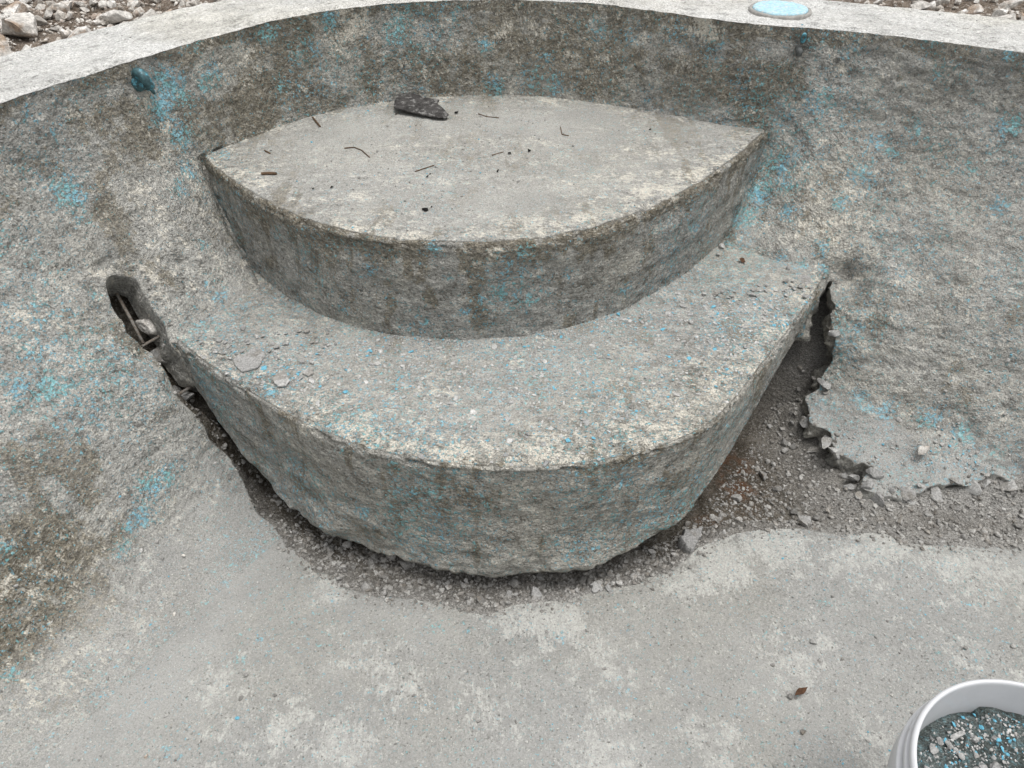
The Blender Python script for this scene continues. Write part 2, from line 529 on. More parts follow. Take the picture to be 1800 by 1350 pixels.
M_bark = plain('charred_bark', (.055, .052, .05), .9, .15, 60, .5, .008, (.24, .235, .225), (.50, .62))
M_char = plain('charcoal', (.014, .013, .012), .9, .2, 120, .4, .003)
M_twig = plain('dry_twig', (.10, .065, .04), .9, .2, 200, .4, .001)
M_leaf = plain('dead_leaf', (.085, .045, .026), .8, .2, 150, .4, .001)
M_rebar = plain('dusty_rebar', (.15, .125, .10), .85, .3, 150, .4, .001, (.20, .19, .175), (.45, .55))
M_hook = plain('teal_painted_metal', (.035, .085, .095), .42, .5, 55, .5, .002, (.10, .36, .46), (.50, .60))
M_hook2 = plain('grey_stub', (.075, .08, .078), .7, .4, 90, .4, .001)
M_lid = plain('pale_blue_lid', (.36, .56, .64), .8, .2, 110, .2, .004, (.58, .59, .57), (.50, .60))
M_lidring = plain('lid_ring', (.30, .29, .27), .8, .3, 90, .25, .002)
M_plastic = plain('white_bucket_plastic', (.62, .625, .64), .34, .5, 14, .04, .0004, (.42, .40, .37), (.60, .76))

# ------------------------------------------------------------------ where paint, weathering, plaster, dust, stains and dark spots sit (x, y, z, radius, amount)
BLUE = [(-.879,2.0,-.093,.068,1),(-.893,1.971,-.127,.047,1),(-.809,2.103,-.099,.049,.8),(-.825,2.086,-.007,.028,.7),(-.765,2.167,-.03,.021,.6),(-.681,2.266,-.029,.04,.7),(-.597,2.34,-.096,.065,.6),(-.529,2.392,-.025,.037,.9),(-.664,2.276,-.173,.046,.6),(-.345,2.469,-.077,.057,.8),(-.172,2.505,-.03,.035,.7),(-.08,2.508,-.129,.029,.9),(-1.045,1.674,-.219,.051,1),(-1.048,1.729,-.09,.047,.4),(-1.076,1.696,-.038,.039,.4),(-1.025,1.653,-.282,.028,.6),(-.877,1.987,-.209,.048,.9),(-.874,1.955,-.29,.041,.8),(-.884,1.881,-.304,.037,.7),(-.797,2.043,-.28,.039,.7),(-.849,1.919,-.355,.031,.5),(-1.095,1.411,-.393,.021,.6),(-1.054,1.511,-.367,.022,.5),(-1.04,1.316,-.512,.048,1),(-1.071,1.363,-.452,.042,.7),(-1.085,1.286,-.487,.042,.8),(-1.002,1.341,-.534,.042,.7),(-.97,1.458,-.491,.028,.6),(-.991,1.396,-.511,.042,.5),(-1.0,1.531,-.412,.022,.6),(-.842,1.321,-.774,.034,.7),(-.876,1.256,-.786,.04,.9),(-.851,1.292,-.788,.034,.9),(-.899,1.171,-.83,.033,.9),(-.882,1.202,-.827,.037,1),(-.911,1.132,-.844,.027,.7),(-1.071,1.022,-.704,.026,.9),(-1.04,.831,-.891,.018,.9),(-1.021,1.059,-.752,.007,1.3),(-1.003,1.094,-.746,.006,1.2),(-1.058,1.231,-.546,.007,1.3),(-1.079,1.228,-.527,.006,1.3),(-1.077,1.142,-.588,.007,1.3),(-1.011,1.012,-.81,.007,1.3),(-.879,1.3,-.736,.009,1.2),(-1.009,1.325,-.537,.012,1.2),(-1.066,1.491,-.369,.015,.7),(-.818,1.805,-.43,.03,.6),(-.769,1.709,-.529,.029,.8),(-.796,1.731,-.49,.029,.5),(-.777,1.842,-.469,.024,.4),(.054,2.498,-.23,.055,.5),(.127,2.486,-.244,.043,.7),(-.055,2.503,-.258,.043,.8),(.57,2.295,-.083,.051,.5),(.339,2.425,-.073,.053,.5),(.257,2.459,-.066,.053,.5),(.462,2.36,-.055,.052,.5),(.421,2.372,-.257,.034,.6),(-.29,2.474,-.258,.029,.5),(.107,2.494,-.159,.035,.5),(.787,2.146,-.359,.066,.8),(.73,2.122,-.438,.059,.9),(.798,2.099,-.391,.051,.7),(.694,2.066,-.493,.058,.8),(.808,2.028,-.445,.032,.8),(.894,1.937,-.505,.032,.8),(.938,2.006,-.407,.029,.9),(1.029,2.07,-.259,.033,.9),(1.058,2.049,-.274,.029,.8),(.993,2.038,-.336,.04,.8),(.965,2.052,-.334,.033,.6),(1.226,1.955,-.29,.033,.7),(1.104,2.054,-.22,.04,.7),(.866,2.168,-.183,.058,.7),(1.305,1.967,-.17,.04,.8),(1.303,1.874,-.349,.033,.8),(.924,2.172,-.046,.04,.5),(1.097,2.101,-.011,.04,.7),(1.26,2.018,-.003,.033,.8),(1.139,2.074,-.075,.04,.5),(.892,1.891,-.553,.028,.9),(.834,1.912,-.556,.025,1),(.775,1.934,-.56,.025,.8),(.992,1.656,-.843,.032,.8),(1.013,1.634,-.856,.021,1),(1.06,1.609,-.855,.039,.8),(1.153,1.572,-.843,.04,.8),(1.23,1.525,-.852,.033,1),(1.248,1.509,-.859,.022,1),(1.216,1.567,-.806,.025,.5),(1.197,1.992,-.25,.009,1.2),(1.151,1.829,-.488,.018,.5),(-.432,1.08,-.95,.02,.4),(-.182,.988,-.95,.019,.6),(-.103,.974,-.95,.016,.5),(-.598,.897,-.95,.017,.5),(-.619,1.072,-.95,.013,.6),(-.704,1.087,-.948,.015,.5),(-.558,.945,-.95,.011,.7),(.567,.971,-.95,.009,.8),(.559,.841,-.95,.01,.6),(.815,1.112,-.95,.015,.5),(-.7,.705,-.95,.011,.8),(.22,.85,-.95,.024,.35),(.103,.959,-.95,.024,.4),(.409,.883,-.95,.008,.6),(.734,1.052,-.95,.012,.6),(-.594,.694,-.95,.008,.5),(.54,.683,-.95,.016,.4),(-.345,1.18,-.78,.03,.8),(-.462,1.243,-.771,.031,.5),(.127,1.117,-.745,.018,.6),(.283,1.156,-.602,.018,.7),(.505,1.311,-.705,.02,.5),(-.169,1.124,-.596,.022,.6),(.179,1.127,-.564,.017,.7),(-.607,1.346,-.759,.027,.4),(.739,1.688,-.915,.021,.6),(-.293,1.157,-.814,.019,.7),(-.134,1.119,-.634,.017,.5),(.325,1.174,-.733,.027,.5),(-.502,1.661,-.348,.021,.5),(-.183,1.551,-.3,.024,.9),(-.341,1.582,-.38,.02,.8),(-.207,1.554,-.347,.011,1),(-.141,1.548,-.367,.011,1),(-.027,1.551,-.425,.025,1),(-.082,1.547,-.43,.019,.9),(.042,1.562,-.449,.025,1),(-.212,1.554,-.511,.02,1),(-.238,1.558,-.479,.025,.5),(-.111,1.547,-.471,.025,.7),(-.056,1.548,-.507,.02,.6),(.033,1.561,-.306,.024,.8),(.294,1.678,-.491,.033,.7),(.137,1.591,-.386,.025,.5),(.491,1.857,-.408,.035,.8),(-.587,1.726,-.352,.034,.5),(-.434,1.621,-.506,.033,.6),(.538,1.912,-.352,.029,.6),(-.278,1.565,-.45,.025,.5),(.431,1.793,-.493,.029,.7),(-.551,1.348,-.56,.022,1.2),(-.572,1.372,-.56,.014,1),(-.441,1.245,-.56,.016,.8),(.0,1.458,-.56,.179,.32),(-.276,1.458,-.56,.112,.3),(.286,1.549,-.56,.13,.32),(.61,1.784,-.56,.098,.3),(.529,1.902,-.503,.067,.4),(-.373,1.372,-.56,.082,.3),(-.696,1.48,-.56,.059,.25),(.321,1.292,-.56,.065,.25),(.552,1.458,-.56,.043,.3),(.64,1.813,-.56,.008,1.2),(-.373,1.193,-.588,.013,.8),(.012,1.148,-.56,.01,.9),(-.321,1.2,-.56,.013,.6),(.071,1.123,-.56,.007,.8),(-.278,1.707,-.28,.026,.3),(.251,1.722,-.28,.013,.4),(.418,1.799,-.28,.018,.5),(-.622,1.933,-.28,.023,.3),(-.517,1.864,-.28,.016,.3),(-.707,1.969,-.28,.024,.3)]
BROWN = [(-.951,1.846,-.18,.082,.9),(-.986,1.825,-.1,.081,.5),(-.979,1.711,-.297,.096,.5),(-1.037,1.631,-.285,.063,.5),(-1.089,1.629,-.183,.078,.4),(-.926,1.514,-.499,.07,.7),(-.985,1.495,-.452,.085,.5),(-1.007,1.095,-.738,.119,1),(-1.055,1.0,-.754,.118,1),(-.971,1.184,-.706,.089,.8),(-1.041,1.158,-.623,.103,.6),(-1.024,.928,-.855,.067,1),(-.45,2.428,-.139,.105,.6),(-.423,2.437,-.193,.115,.8),(-.181,2.495,-.229,.117,.7),(-.266,2.485,-.156,.097,.5),(-.588,2.351,-.029,.074,.8),(-.53,2.376,-.276,.077,.7),(-.768,2.152,-.194,.072,.9),(-.794,2.116,-.212,.053,.7),(.425,2.376,-.14,.131,.5),(.58,2.286,-.159,.11,.6),(.707,2.234,-.191,.11,.9),(.515,2.319,-.238,.093,.8),(.77,2.221,-.122,.082,.9),(.804,2.206,-.149,.073,.7),(.923,2.065,-.34,.054,.6),(.909,1.966,-.467,.072,.6),(1.034,1.762,-.64,.039,.7),(1.045,1.785,-.598,.032,.6),(1.226,1.581,-.777,.04,.8),(1.212,1.76,-.526,.039,.5),(1.042,1.694,-.748,.032,.7),(.879,1.929,-.519,.032,.7),(1.231,1.626,-.694,.045,.5),(1.321,1.663,-.57,.054,.5),(1.126,1.995,-.308,.11,.3),(.953,2.128,-.201,.091,.4),(-.331,1.579,-.301,.036,1),(-.417,1.613,-.305,.039,.9),(-.224,1.556,-.318,.03,.8),(.067,1.568,-.325,.038,1),(-.192,1.552,-.425,.03,.8),(-.527,1.679,-.311,.041,.6),(-.07,1.547,-.506,.042,.7),(.236,1.64,-.367,.036,.7),(.329,1.704,-.373,.029,.7),(.16,1.6,-.544,.044,.5),(-.216,1.555,-.379,.019,.9),(.593,1.98,-.318,.033,.8),(.536,1.909,-.436,.041,.6),(-.352,1.585,-.351,.014,1),(.068,1.569,-.372,.014,1),(-.279,1.565,-.467,.02,.7),(-.361,1.188,-.6,.033,1),(-.431,1.224,-.601,.026,.8),(-.243,1.142,-.591,.02,.6),(-.071,1.112,-.577,.019,.8),(.279,1.154,-.57,.035,1),(.371,1.196,-.573,.033,.8),(-.376,1.195,-.699,.024,.8),(.072,1.112,-.612,.012,1.2),(.177,1.125,-.623,.012,1),(.335,1.178,-.7,.024,.5),(-.317,1.169,-.564,.022,.9),(-.624,1.36,-.567,.021,.8),(-.572,1.319,-.62,.022,.7),(.433,1.236,-.686,.027,.6),(-.012,1.11,-.642,.015,.5),(-.532,1.29,-.802,.026,.6)]
PALE = [(-.985,1.60,-.40,.03,.9),(-.94,1.53,-.47,.025,.8),(-.90,1.62,-.47,.03,.8),(-.88,1.585,-.51,.025,.8),(.945,1.80,-.64,.03,.6),(.93,1.70,-.83,.03,.6),(.96,1.50,-.94,.05,.5),(-.738,2.196,-.083,.054,.8),(-.471,2.424,-.041,.104,.7),(-.786,2.135,-.094,.039,.8),(-.871,2.011,-.105,.02,.9),(-.891,1.965,-.177,.051,.6),(-.926,1.918,-.107,.05,.5),(-.906,1.954,-.092,.025,.8),(.0,2.511,-.064,.135,.5),(.174,2.482,-.105,.115,.4),(.532,2.32,-.021,.064,.8),(-.971,1.794,-.217,.081,.4),(-.935,1.798,-.279,.082,.5),(-.88,1.757,-.386,.098,.5),(-1.014,1.787,-.072,.032,.5),(-.831,1.73,-.455,.097,.4),(.914,2.174,-.062,.073,.5),(1.012,2.132,-.079,.055,.4),(.878,2.114,-.294,.073,.4),(-.736,1.827,-.514,.05,.4),(-1.079,1.424,-.402,.091,.4),(.265,2.45,-.197,.115,.3),(-1.112,1.62,-.124,.047,.7),(.908,2.087,-.316,.036,.7),(.923,1.962,-.464,.036,.4),(1.249,1.688,-.587,.054,.5),(.673,1.223,-.95,.07,1),(.519,1.171,-.95,.074,1),(.614,1.214,-.95,.046,.8),(.934,1.232,-.95,.073,1),(1.108,1.171,-.95,.133,.6),(.844,1.179,-.95,.094,.6),(-.434,1.088,-.95,.05,.8),(.105,1.003,-.95,.082,.8),(.0,1.018,-.95,.069,.7),(-.244,.85,-.95,.073,.6),(-.61,.85,-.95,.069,.5),(-.468,.763,-.95,.066,.6),(-.343,.716,-.95,.071,.8),(-.059,.787,-.95,.077,.5),(.213,.904,-.95,.08,.5),(.401,.716,-.95,.058,.7),(-.3,.904,-.95,.061,.5),(.188,.775,-.95,.065,.5),(.622,.89,-.95,.084,.5),(.411,1.112,-.95,.058,.8),(.688,.945,-.95,.043,.6),(.74,.705,-.95,.055,.6),(1.199,1.129,-.95,.084,.5),(.181,.694,-.95,.076,.6),(-.215,1.064,-.95,.042,.4),(.375,.763,-.95,.052,.5),(-.45,1.292,-.56,.053,.5),(-.229,1.273,-.56,.064,.6),(-.121,1.165,-.56,.061,.9),(-.313,1.236,-.56,.051,.8),(.061,1.165,-.56,.073,.8),(.249,1.218,-.56,.063,.7),(.386,1.292,-.56,.053,.6),(-.25,1.144,-.661,.032,.3),(.462,1.352,-.56,.041,.8),(.644,1.549,-.56,.06,.4),(-.066,1.594,-.28,.081,.5),(.178,1.678,-.28,.07,.7),(.365,1.831,-.28,.076,.7),(-.398,1.768,-.28,.09,.5),(-.274,1.678,-.28,.071,.6),(-.682,1.933,-.28,.083,.5),(.455,1.933,-.28,.08,.5),(.659,2.163,-.28,.072,.4)]
DUST = [(-.762,1.378,-.834,.095,1),(-.784,1.268,-.883,.093,1),(-.668,1.209,-.943,.092,1),(-.816,1.123,-.92,.122,1),(-.901,.996,-.917,.09,.9),(1.103,1.503,-.919,.125,1),(.966,1.556,-.926,.064,1),(1.234,1.452,-.91,.126,1),(1.353,1.469,-.841,.091,.8),(1.031,1.46,-.942,.07,1),(-.809,1.574,-.56,.047,.6),(-.735,1.736,-.547,.049,.9),(-.562,1.705,-.474,.046,.7),(-.774,1.649,-.56,.032,.8),(.601,1.991,-.536,.053,.8),(.707,2.017,-.532,.054,.7),(.816,1.903,-.56,.053,.6),(.949,1.633,-.888,.045,.8),(-.438,1.598,-.56,.045,.5),(-.071,1.526,-.56,.085,.5),(.215,1.549,-.56,.058,.4),(.465,1.756,-.56,.048,.5),(-.825,1.43,-.684,.062,.5),(-.886,1.445,-.585,.061,.4),(-.948,1.448,-.518,.061,.3),(.922,1.844,-.599,.039,.8),(.942,1.769,-.704,.035,.8),(.922,1.687,-.848,.036,.8),(1.015,1.703,-.755,.071,.4),(.518,2.314,-.271,.112,.5),(.091,2.461,-.28,.116,.5),(-.349,2.339,-.28,.112,.5)]
DARK = [(0.794,2.217,-0.06,0.025,1.2),(0.781,2.222,-0.031,0.018,1.3),(0.949,1.865,-0.555,0.044,0.9),(0.964,1.831,-0.591,0.039,0.9),(1.08,2.087,-0.154,0.11,0.3),(1.169,2.056,-0.098,0.11,0.3),(-1.077,1.684,-0.085,0.125,0.3),(0.649,2.256,-0.118,0.109,0.2),(1.12,2.034,-0.244,0.11,0.3),(0.973,2.154,-0.026,0.045,0.7),(1.101,2.098,-0.024,0.033,0.6),(1.289,1.905,-0.315,0.11,0.25),(-0.645,2.302,-0.046,0.055,0.3),(1.177,1.826,-0.477,0.108,0.2)]


def blob_field(V, blobs):
    out = np.zeros(len(V), np.float32)
    for x, y, z, r, s in blobs:
        if z < -.93 and y < 1.32 and blobs is PALE: s *= 1.5; r *= 1.15
        R = r * 2.2
        sel = np.nonzero((np.abs(V[:, 0] - x) < R) & (np.abs(V[:, 1] - y) < R) & (np.abs(V[:, 2] - z) < R))[0]
        if len(sel) == 0: continue
        d2 = ((V[sel] - (x, y, z)) ** 2).sum(1) / (r * r)
        out[sel] = np.maximum(out[sel], s * np.exp(-d2 * 1.1))
    return out

def jitter(V, amp=.022):
    return V + np.stack([fbm(V, 14, 2, o) for o in (1.1, 5.7, 9.9)], 1) * amp

def paint(me, V, extra, jamp=.022):
    J = jitter(V, jamp)
    f = dict(blue=blob_field(J, BLUE), brown=blob_field(J, BROWN), pale=blob_field(J, PALE),
             dust=blob_field(J, DUST), dark=blob_field(V, DARK))
    for k, v in extra.items():
        f[k] = np.maximum(f[k], v) if k != 'dust' else np.clip(np.maximum(f[k], v), 0, 1)
    for k, v in f.items(): set_attr(me, k, v)

# ------------------------------------------------------------------ the hole broken round the lower step
HOLE = [(-.853, 1.543), (-.867, 1.575), (-.889, 1.591), (-.907, 1.605), (-.925, 1.628), (-.952, 1.622), (-.973, 1.606),
        (-.982, 1.572), (-.964, 1.545), (-.94, 1.526), (-.930, 1.507), (-.903, 1.501), (-.873, 1.496), (-.857, 1.486),
        (-.842, 1.469), (-.827, 1.452), (-.813, 1.448), (-.805, 1.445), (-.783, 1.44), (-.774, 1.415), (-.742, 1.418),
        (-.716, 1.398), (-.696, 1.366), (-.669, 1.319), (-.612, 1.274), (-.574, 1.229), (-.498, 1.171), (-.485, 1.142),
        (-.433, 1.137), (-.416, 1.104), (-.368, 1.085), (-.33, 1.074), (-.235, 1.071), (-.156, 1.052), (-.103, 1.03),
        (-.052, 1.033), (0, 1.055), (.135, 1.072), (.231, 1.096), (.315, 1.116), (.389, 1.145), (.438, 1.188), (.504, 1.24),
        (.563, 1.265), (.645, 1.284), (.732, 1.278), (.834, 1.256), (.888, 1.265), (.921, 1.267), (.972, 1.238),
        (1.022, 1.229), (1.146, 1.223), (1.287, 1.22), (1.45, 1.23), (1.62, 1.27), (1.66, 1.33), (1.5, 1.36),
        (1.361, 1.405), (1.321, 1.401), (1.285, 1.424), (1.247, 1.410), (1.223, 1.405), (1.149, 1.403), (1.049, 1.388),
        (.997, 1.385), (.965, 1.400), (.945, 1.412), (.950, 1.440),
        (.982, 1.463), (.976, 1.479), (.927, 1.525), (.907, 1.536), (.926, 1.583), (.925, 1.603), (.889, 1.617),
        (.862, 1.642), (.862, 1.673), (.856, 1.693), (.864, 1.695), (.899, 1.703), (.902, 1.728), (.919, 1.741),
        (.931, 1.767), (.916, 1.806), (.935, 1.819), (.914, 1.832), (.912, 1.854), (.922, 1.862), (.9, 1.872),
        (.84, 1.80), (.5, 1.8), (0, 1.8), (-.5, 1.70), (-.79, 1.515)]

def poly_sd(XY, poly):
    """signed distance, negative inside"""
    P = np.array(poly); Q = np.roll(P, -1, 0)
    d = np.full(len(XY), 1e9); ins = np.zeros(len(XY), bool)
    for (x0, y0), (x1, y1) in zip(P, Q):
        ex, ey = x1 - x0, y1 - y0
        wx, wy = XY[:, 0] - x0, XY[:, 1] - y0
        t = np.clip((wx * ex + wy * ey) / (ex * ex + ey * ey + 1e-12), 0, 1)
        d = np.minimum(d, np.hypot(wx - ex * t, wy - ey * t))
        if y0 != y1:
            c = ((y0 > XY[:, 1]) != (y1 > XY[:, 1])) & (XY[:, 0] < ex * (XY[:, 1] - y0) / (y1 - y0) + x0)
            ins ^= c
    return np.where(ins, -d, d)

# ------------------------------------------------------------------ pool shell: wall and floor
NK = BASE.shape[0]
s_len = np.r_[0, np.cumsum(np.linalg.norm(np.diff(E, axis=0), axis=1))]
Vb = BASE.reshape(-1, 3)
kk = np.repeat(np.arange(NK), ES)
ss = np.tile(np.arange(ES), NK)
isfloor = kk >= NW
NB = grid_normals(BASE).reshape(-1, 3)
flip = np.sign((NB * np.array([0, 0, 1])).sum(1) + 1e-6)
NB = NB * flip[:, None] if (NB[NK // 2 * ES:, 2].mean() > 0 or True) else NB
# steep part: point the normal into the pool
inward = CEN[None] - Vb[:, :2]
flip2 = np.sign((NB[:, :2] * inward).sum(1) + NB[:, 2] * .5)
NB *= flip2[:, None]

def wall_relief(V, z):
    a = fbm(V, 3.2, 3, 2.0) * .010
    b_ = fbm(V, 13, 3, 8.0) * .0062
    c_ = np.abs(fbm(V * np.array([1, 1, 1.6]), 42, 3, 4.0)) * -.0058
    return a + b_ + c_
sharp = 1 - sstep(-.88, -.955, Vb[:, 2]) * .72
disp = wall_relief(Vb, None) * sharp
near_edge_x = (Vb[:, 0] > .55) & (Vb[:, 0] < 1.8) & (Vb[:, 1] > 1.3)
# thicker, lumpier broken concrete low on the right
lump = np.exp(-((Vb[:, 0] - 1.05) / .30) ** 2 - ((Vb[:, 1] - 1.46) / .09) ** 2)
disp += lump * (.014 + .030 * fbm(Vb, 12, 4, 14.0))
# horizontal scraped terraces in the right wall
rw = sstep(.8, 1.0, Vb[:, 0]) * (Vb[:, 1] > 1.3) * (Vb[:, 2] < -.04) * (~isfloor)
disp += rw * (np.abs(fbm(Vb * np.array([1, 1, 2.0]), 5, 4, 19., .6)) * .018 - .005 + fbm(Vb, 3, 2, 29.) * .008)
# crack between the walls and the ends of the upper riser
usd = np.full(len(Vb), 9.0)
ub = np.nonzero((Vb[:, 2] < -.275) & (Vb[:, 2] > -.62) & (Vb[:, 1] > 1.6))[0]
usd[ub] = np.abs(poly_sd(Vb[ub, :2], UP_F))
disp -= np.exp(-(usd / .011) ** 2) * .016
# tool gouges on the floor
disp += isfloor * fbm(Vb * np.array([1, 1, 0]), 5.0, 3, 3.0) * .006
g = np.full(len(Vb), 9.0)
box = np.nonzero((Vb[:, 2] < -.36) & (Vb[:, 0] > -1.1) & (Vb[:, 0] < 1.8) & (Vb[:, 1] > .95) & (Vb[:, 1] < 2.05))[0]
g[box] = poly_sd(Vb[box, :2], HOLE) + (.006 + .011 * (Vb[box, 0] > .84)) * fbm(Vb[box], 24, 3, 5.0) + .003 * fbm(Vb[box], 90, 2, 6.0)
# spalled scoops next to the rim, mostly on the walls
spall = sstep(.050, 0, g) * (Vb[:, 2] > -.90)
disp -= spall * (.010 + .022 * np.clip(fbm(Vb, 17, 3, 12.0), -.3, 1))
scoopL = np.exp(-(((Vb - (-.965, 1.635, -.395)) / (.055, .04, .05)) ** 2).sum(1))
scoopR = np.exp(-(((Vb - (.965, 1.86, -.575)) / (.045, .05, .055)) ** 2).sum(1))
disp -= (scoopL * .016 + scoopR * .055)
disp -= (scoopL + scoopR) * np.abs(fbm(Vb, 42, 3, 1.0)) * .016
# thin slab edge of the floor sags to the soil
disp -= isfloor * sstep(.045, 0, g) * .008
lipk = np.exp(-((-Vb[:, 2]) / .02)) * (~isfloor)
VS = Vb + NB * (disp * (1 - .6 * lipk))[:, None]

def lip_jag(p):
    return (.0075 * fbm(p, 11, 3, 3.0) + .0055 * fbm(p, 60, 2, 4.0))
lipfall = np.exp(-((-Vb[:, 2]) / .018) ** 2) * (~isfloor)
jag = lip_jag(np.c_[Vb[:, :2], np.zeros(len(Vb))]) * lipfall
VS[:, :2] += nrm[ss] * jag[:, None]
row0 = VS[:ES].copy()
row0[:, 2] = 0
VS[:ES] = row0

# cut
inside = g < 0
VS2 = VS.copy()
snapped = np.zeros(len(Vb), bool)
idx = np.arange(len(Vb)).reshape(NK, ES)
best = np.full(len(Vb), 2.0)
for dk, ds in ((1, 0), (-1, 0), (0, 1), (0, -1)):
    nb = np.roll(np.roll(idx, -dk, 0), -ds, 1).ravel()
    ok = inside & ~inside[nb] & (np.abs(kk[nb] - kk) <= 1)
    t = g / (g - g[nb] + 1e-12)
    upd = ok & (np.abs(t) < best)
    VS2[upd] = VS[upd] + (VS[nb[upd]] - VS[upd]) * np.abs(t[upd])[:, None]
    best[upd] = np.abs(t[upd])
    snapped |= upd
gone = inside & ~snapped
FC = grid_faces(NK, ES)
keep = ~gone[FC].any(1) & ~(snapped[FC].all(1))
FK = FC[keep]
# rim edges
e = np.concatenate([FK[:, [0, 1]], FK[:, [1, 2]], FK[:, [2, 3]], FK[:, [3, 0]]])
es = np.sort(e, 1)
key = es[:, 0].astype(np.int64) * len(Vb) + es[:, 1]
uq, ix, cnt = np.unique(key, return_index=True, return_counts=True)
bd = e[ix[cnt == 1]]
bd = bd[(g[bd] < .03).all(1)]
rim_v = np.unique(bd)
rim_id = -np.ones(len(Vb), int); rim_id[rim_v] = np.arange(len(rim_v))
# direction towards the hole in plan
def gplan(XY):
    h = .012
    gx = poly_sd(XY + (h, 0), HOLE) - poly_sd(XY - (h, 0), HOLE)
    gy = poly_sd(XY + (0, h), HOLE) - poly_sd(XY - (0, h), HOLE)
    v = np.c_[gx, gy]
    return v / (np.linalg.norm(v, axis=1, keepdims=True) + 1e-9)
ra, rb_ = rim_id[bd[:, 0]], rim_id[bd[:, 1]]
for _ in range(5):
    acc = VS2[rim_v] * 2.0; cn = np.full((len(rim_v), 1), 2.0)
    np.add.at(acc, ra, VS2[rim_v][rb_]); np.add.at(acc, rb_, VS2[rim_v][ra])
    np.add.at(cn, ra, 1); np.add.at(cn, rb_, 1)
    VS2[rim_v] = acc / cn
gdir = gplan(VS2[rim_v, :2])
ra, rb_ = rim_id[bd[:, 0]], rim_id[bd[:, 1]]
for _ in range(14):
    acc = gdir * 1.0
    np.add.at(acc, ra, gdir[rb_]); np.add.at(acc, rb_, gdir[ra])
    gdir = acc / (np.linalg.norm(acc, axis=1, keepdims=True) + 1e-9)
RIMN = 13
rp = VS2[rim_v]
th = .038 + .024 * sstep(1.28, 1.36, rp[:, 1]) + .028 * sstep(-.93, -.86, rp[:, 2])
th = th * (1 + .35 * fbm(rp, 12, 2, 2.2))
rn = NB[rim_v].copy()
for _ in range(14):
    acc = rn * 1.0
    np.add.at(acc, ra, rn[rb_]); np.add.at(acc, rb_, rn[ra])
    rn = acc / (np.linalg.norm(acc, axis=1, keepdims=True) + 1e-9)
rings = [rp]
for j in range(1, RIMN):
    t = j / (RIMN - 1)
    base = rp - rn * (th * t)[:, None]
    base[:, 2] -= th * t * .25
    inoff = (-.006 * np.sin(np.pi * t) + .034 * fbm(base, 16, 3, 7.0) * min(1, t * 2.5) + .015 * fbm(base, 55, 3, 7.7) * min(1, t * 4) + .012 * t)
    inoff = inoff * (1 - .75 * sstep(-.72, -.60, rp[:, 2]))
    inoff = inoff + -.012 * t * sstep(1.36, 1.26, rp[:, 1])
    base[:, :2] -= gdir * inoff[:, None]
    rings.append(base)
RV = np.concatenate(rings[1:])
nR = len(rim_v)

def make_part(name, mat, rows_floor):
    fsel = FK[(kk[FK].max(1) >= NW) == rows_floor]
    bsel = bd[(kk[bd].max(1) >= NW) == rows_floor]
    a = rim_id[bsel[:, 0]]; b_ = rim_id[bsel[:, 1]]
    base_n = len(Vb)
    quads = []
    for j in range(RIMN - 1):
        ua = bsel[:, 0] if j == 0 else base_n + (j - 1) * nR + a
        ub = bsel[:, 1] if j == 0 else base_n + (j - 1) * nR + b_
        la = base_n + j * nR + a; lb = base_n + j * nR + b_
        quads.append(np.stack([ub, ua, la, lb], 1))
    F = np.concatenate([fsel] + quads)
    V = np.concatenate([VS2, RV])
    src = np.concatenate([np.arange(len(Vb)), np.tile(rim_v, RIMN - 1)])
    used = np.unique(F)
    rm = -np.ones(len(V), int); rm[used] = np.arange(len(used))
    return V[used], rm[F], src[used], used >= len(Vb)

def soft(v, a, b_): return sstep(a, b_, v)
plen = np.r_[0, np.cumsum(np.linalg.norm(np.diff(BASE[:, ES // 2], axis=0), axis=1))]
ins_line = np.linalg.norm(Vb[:, :2] - E[ss], axis=1)

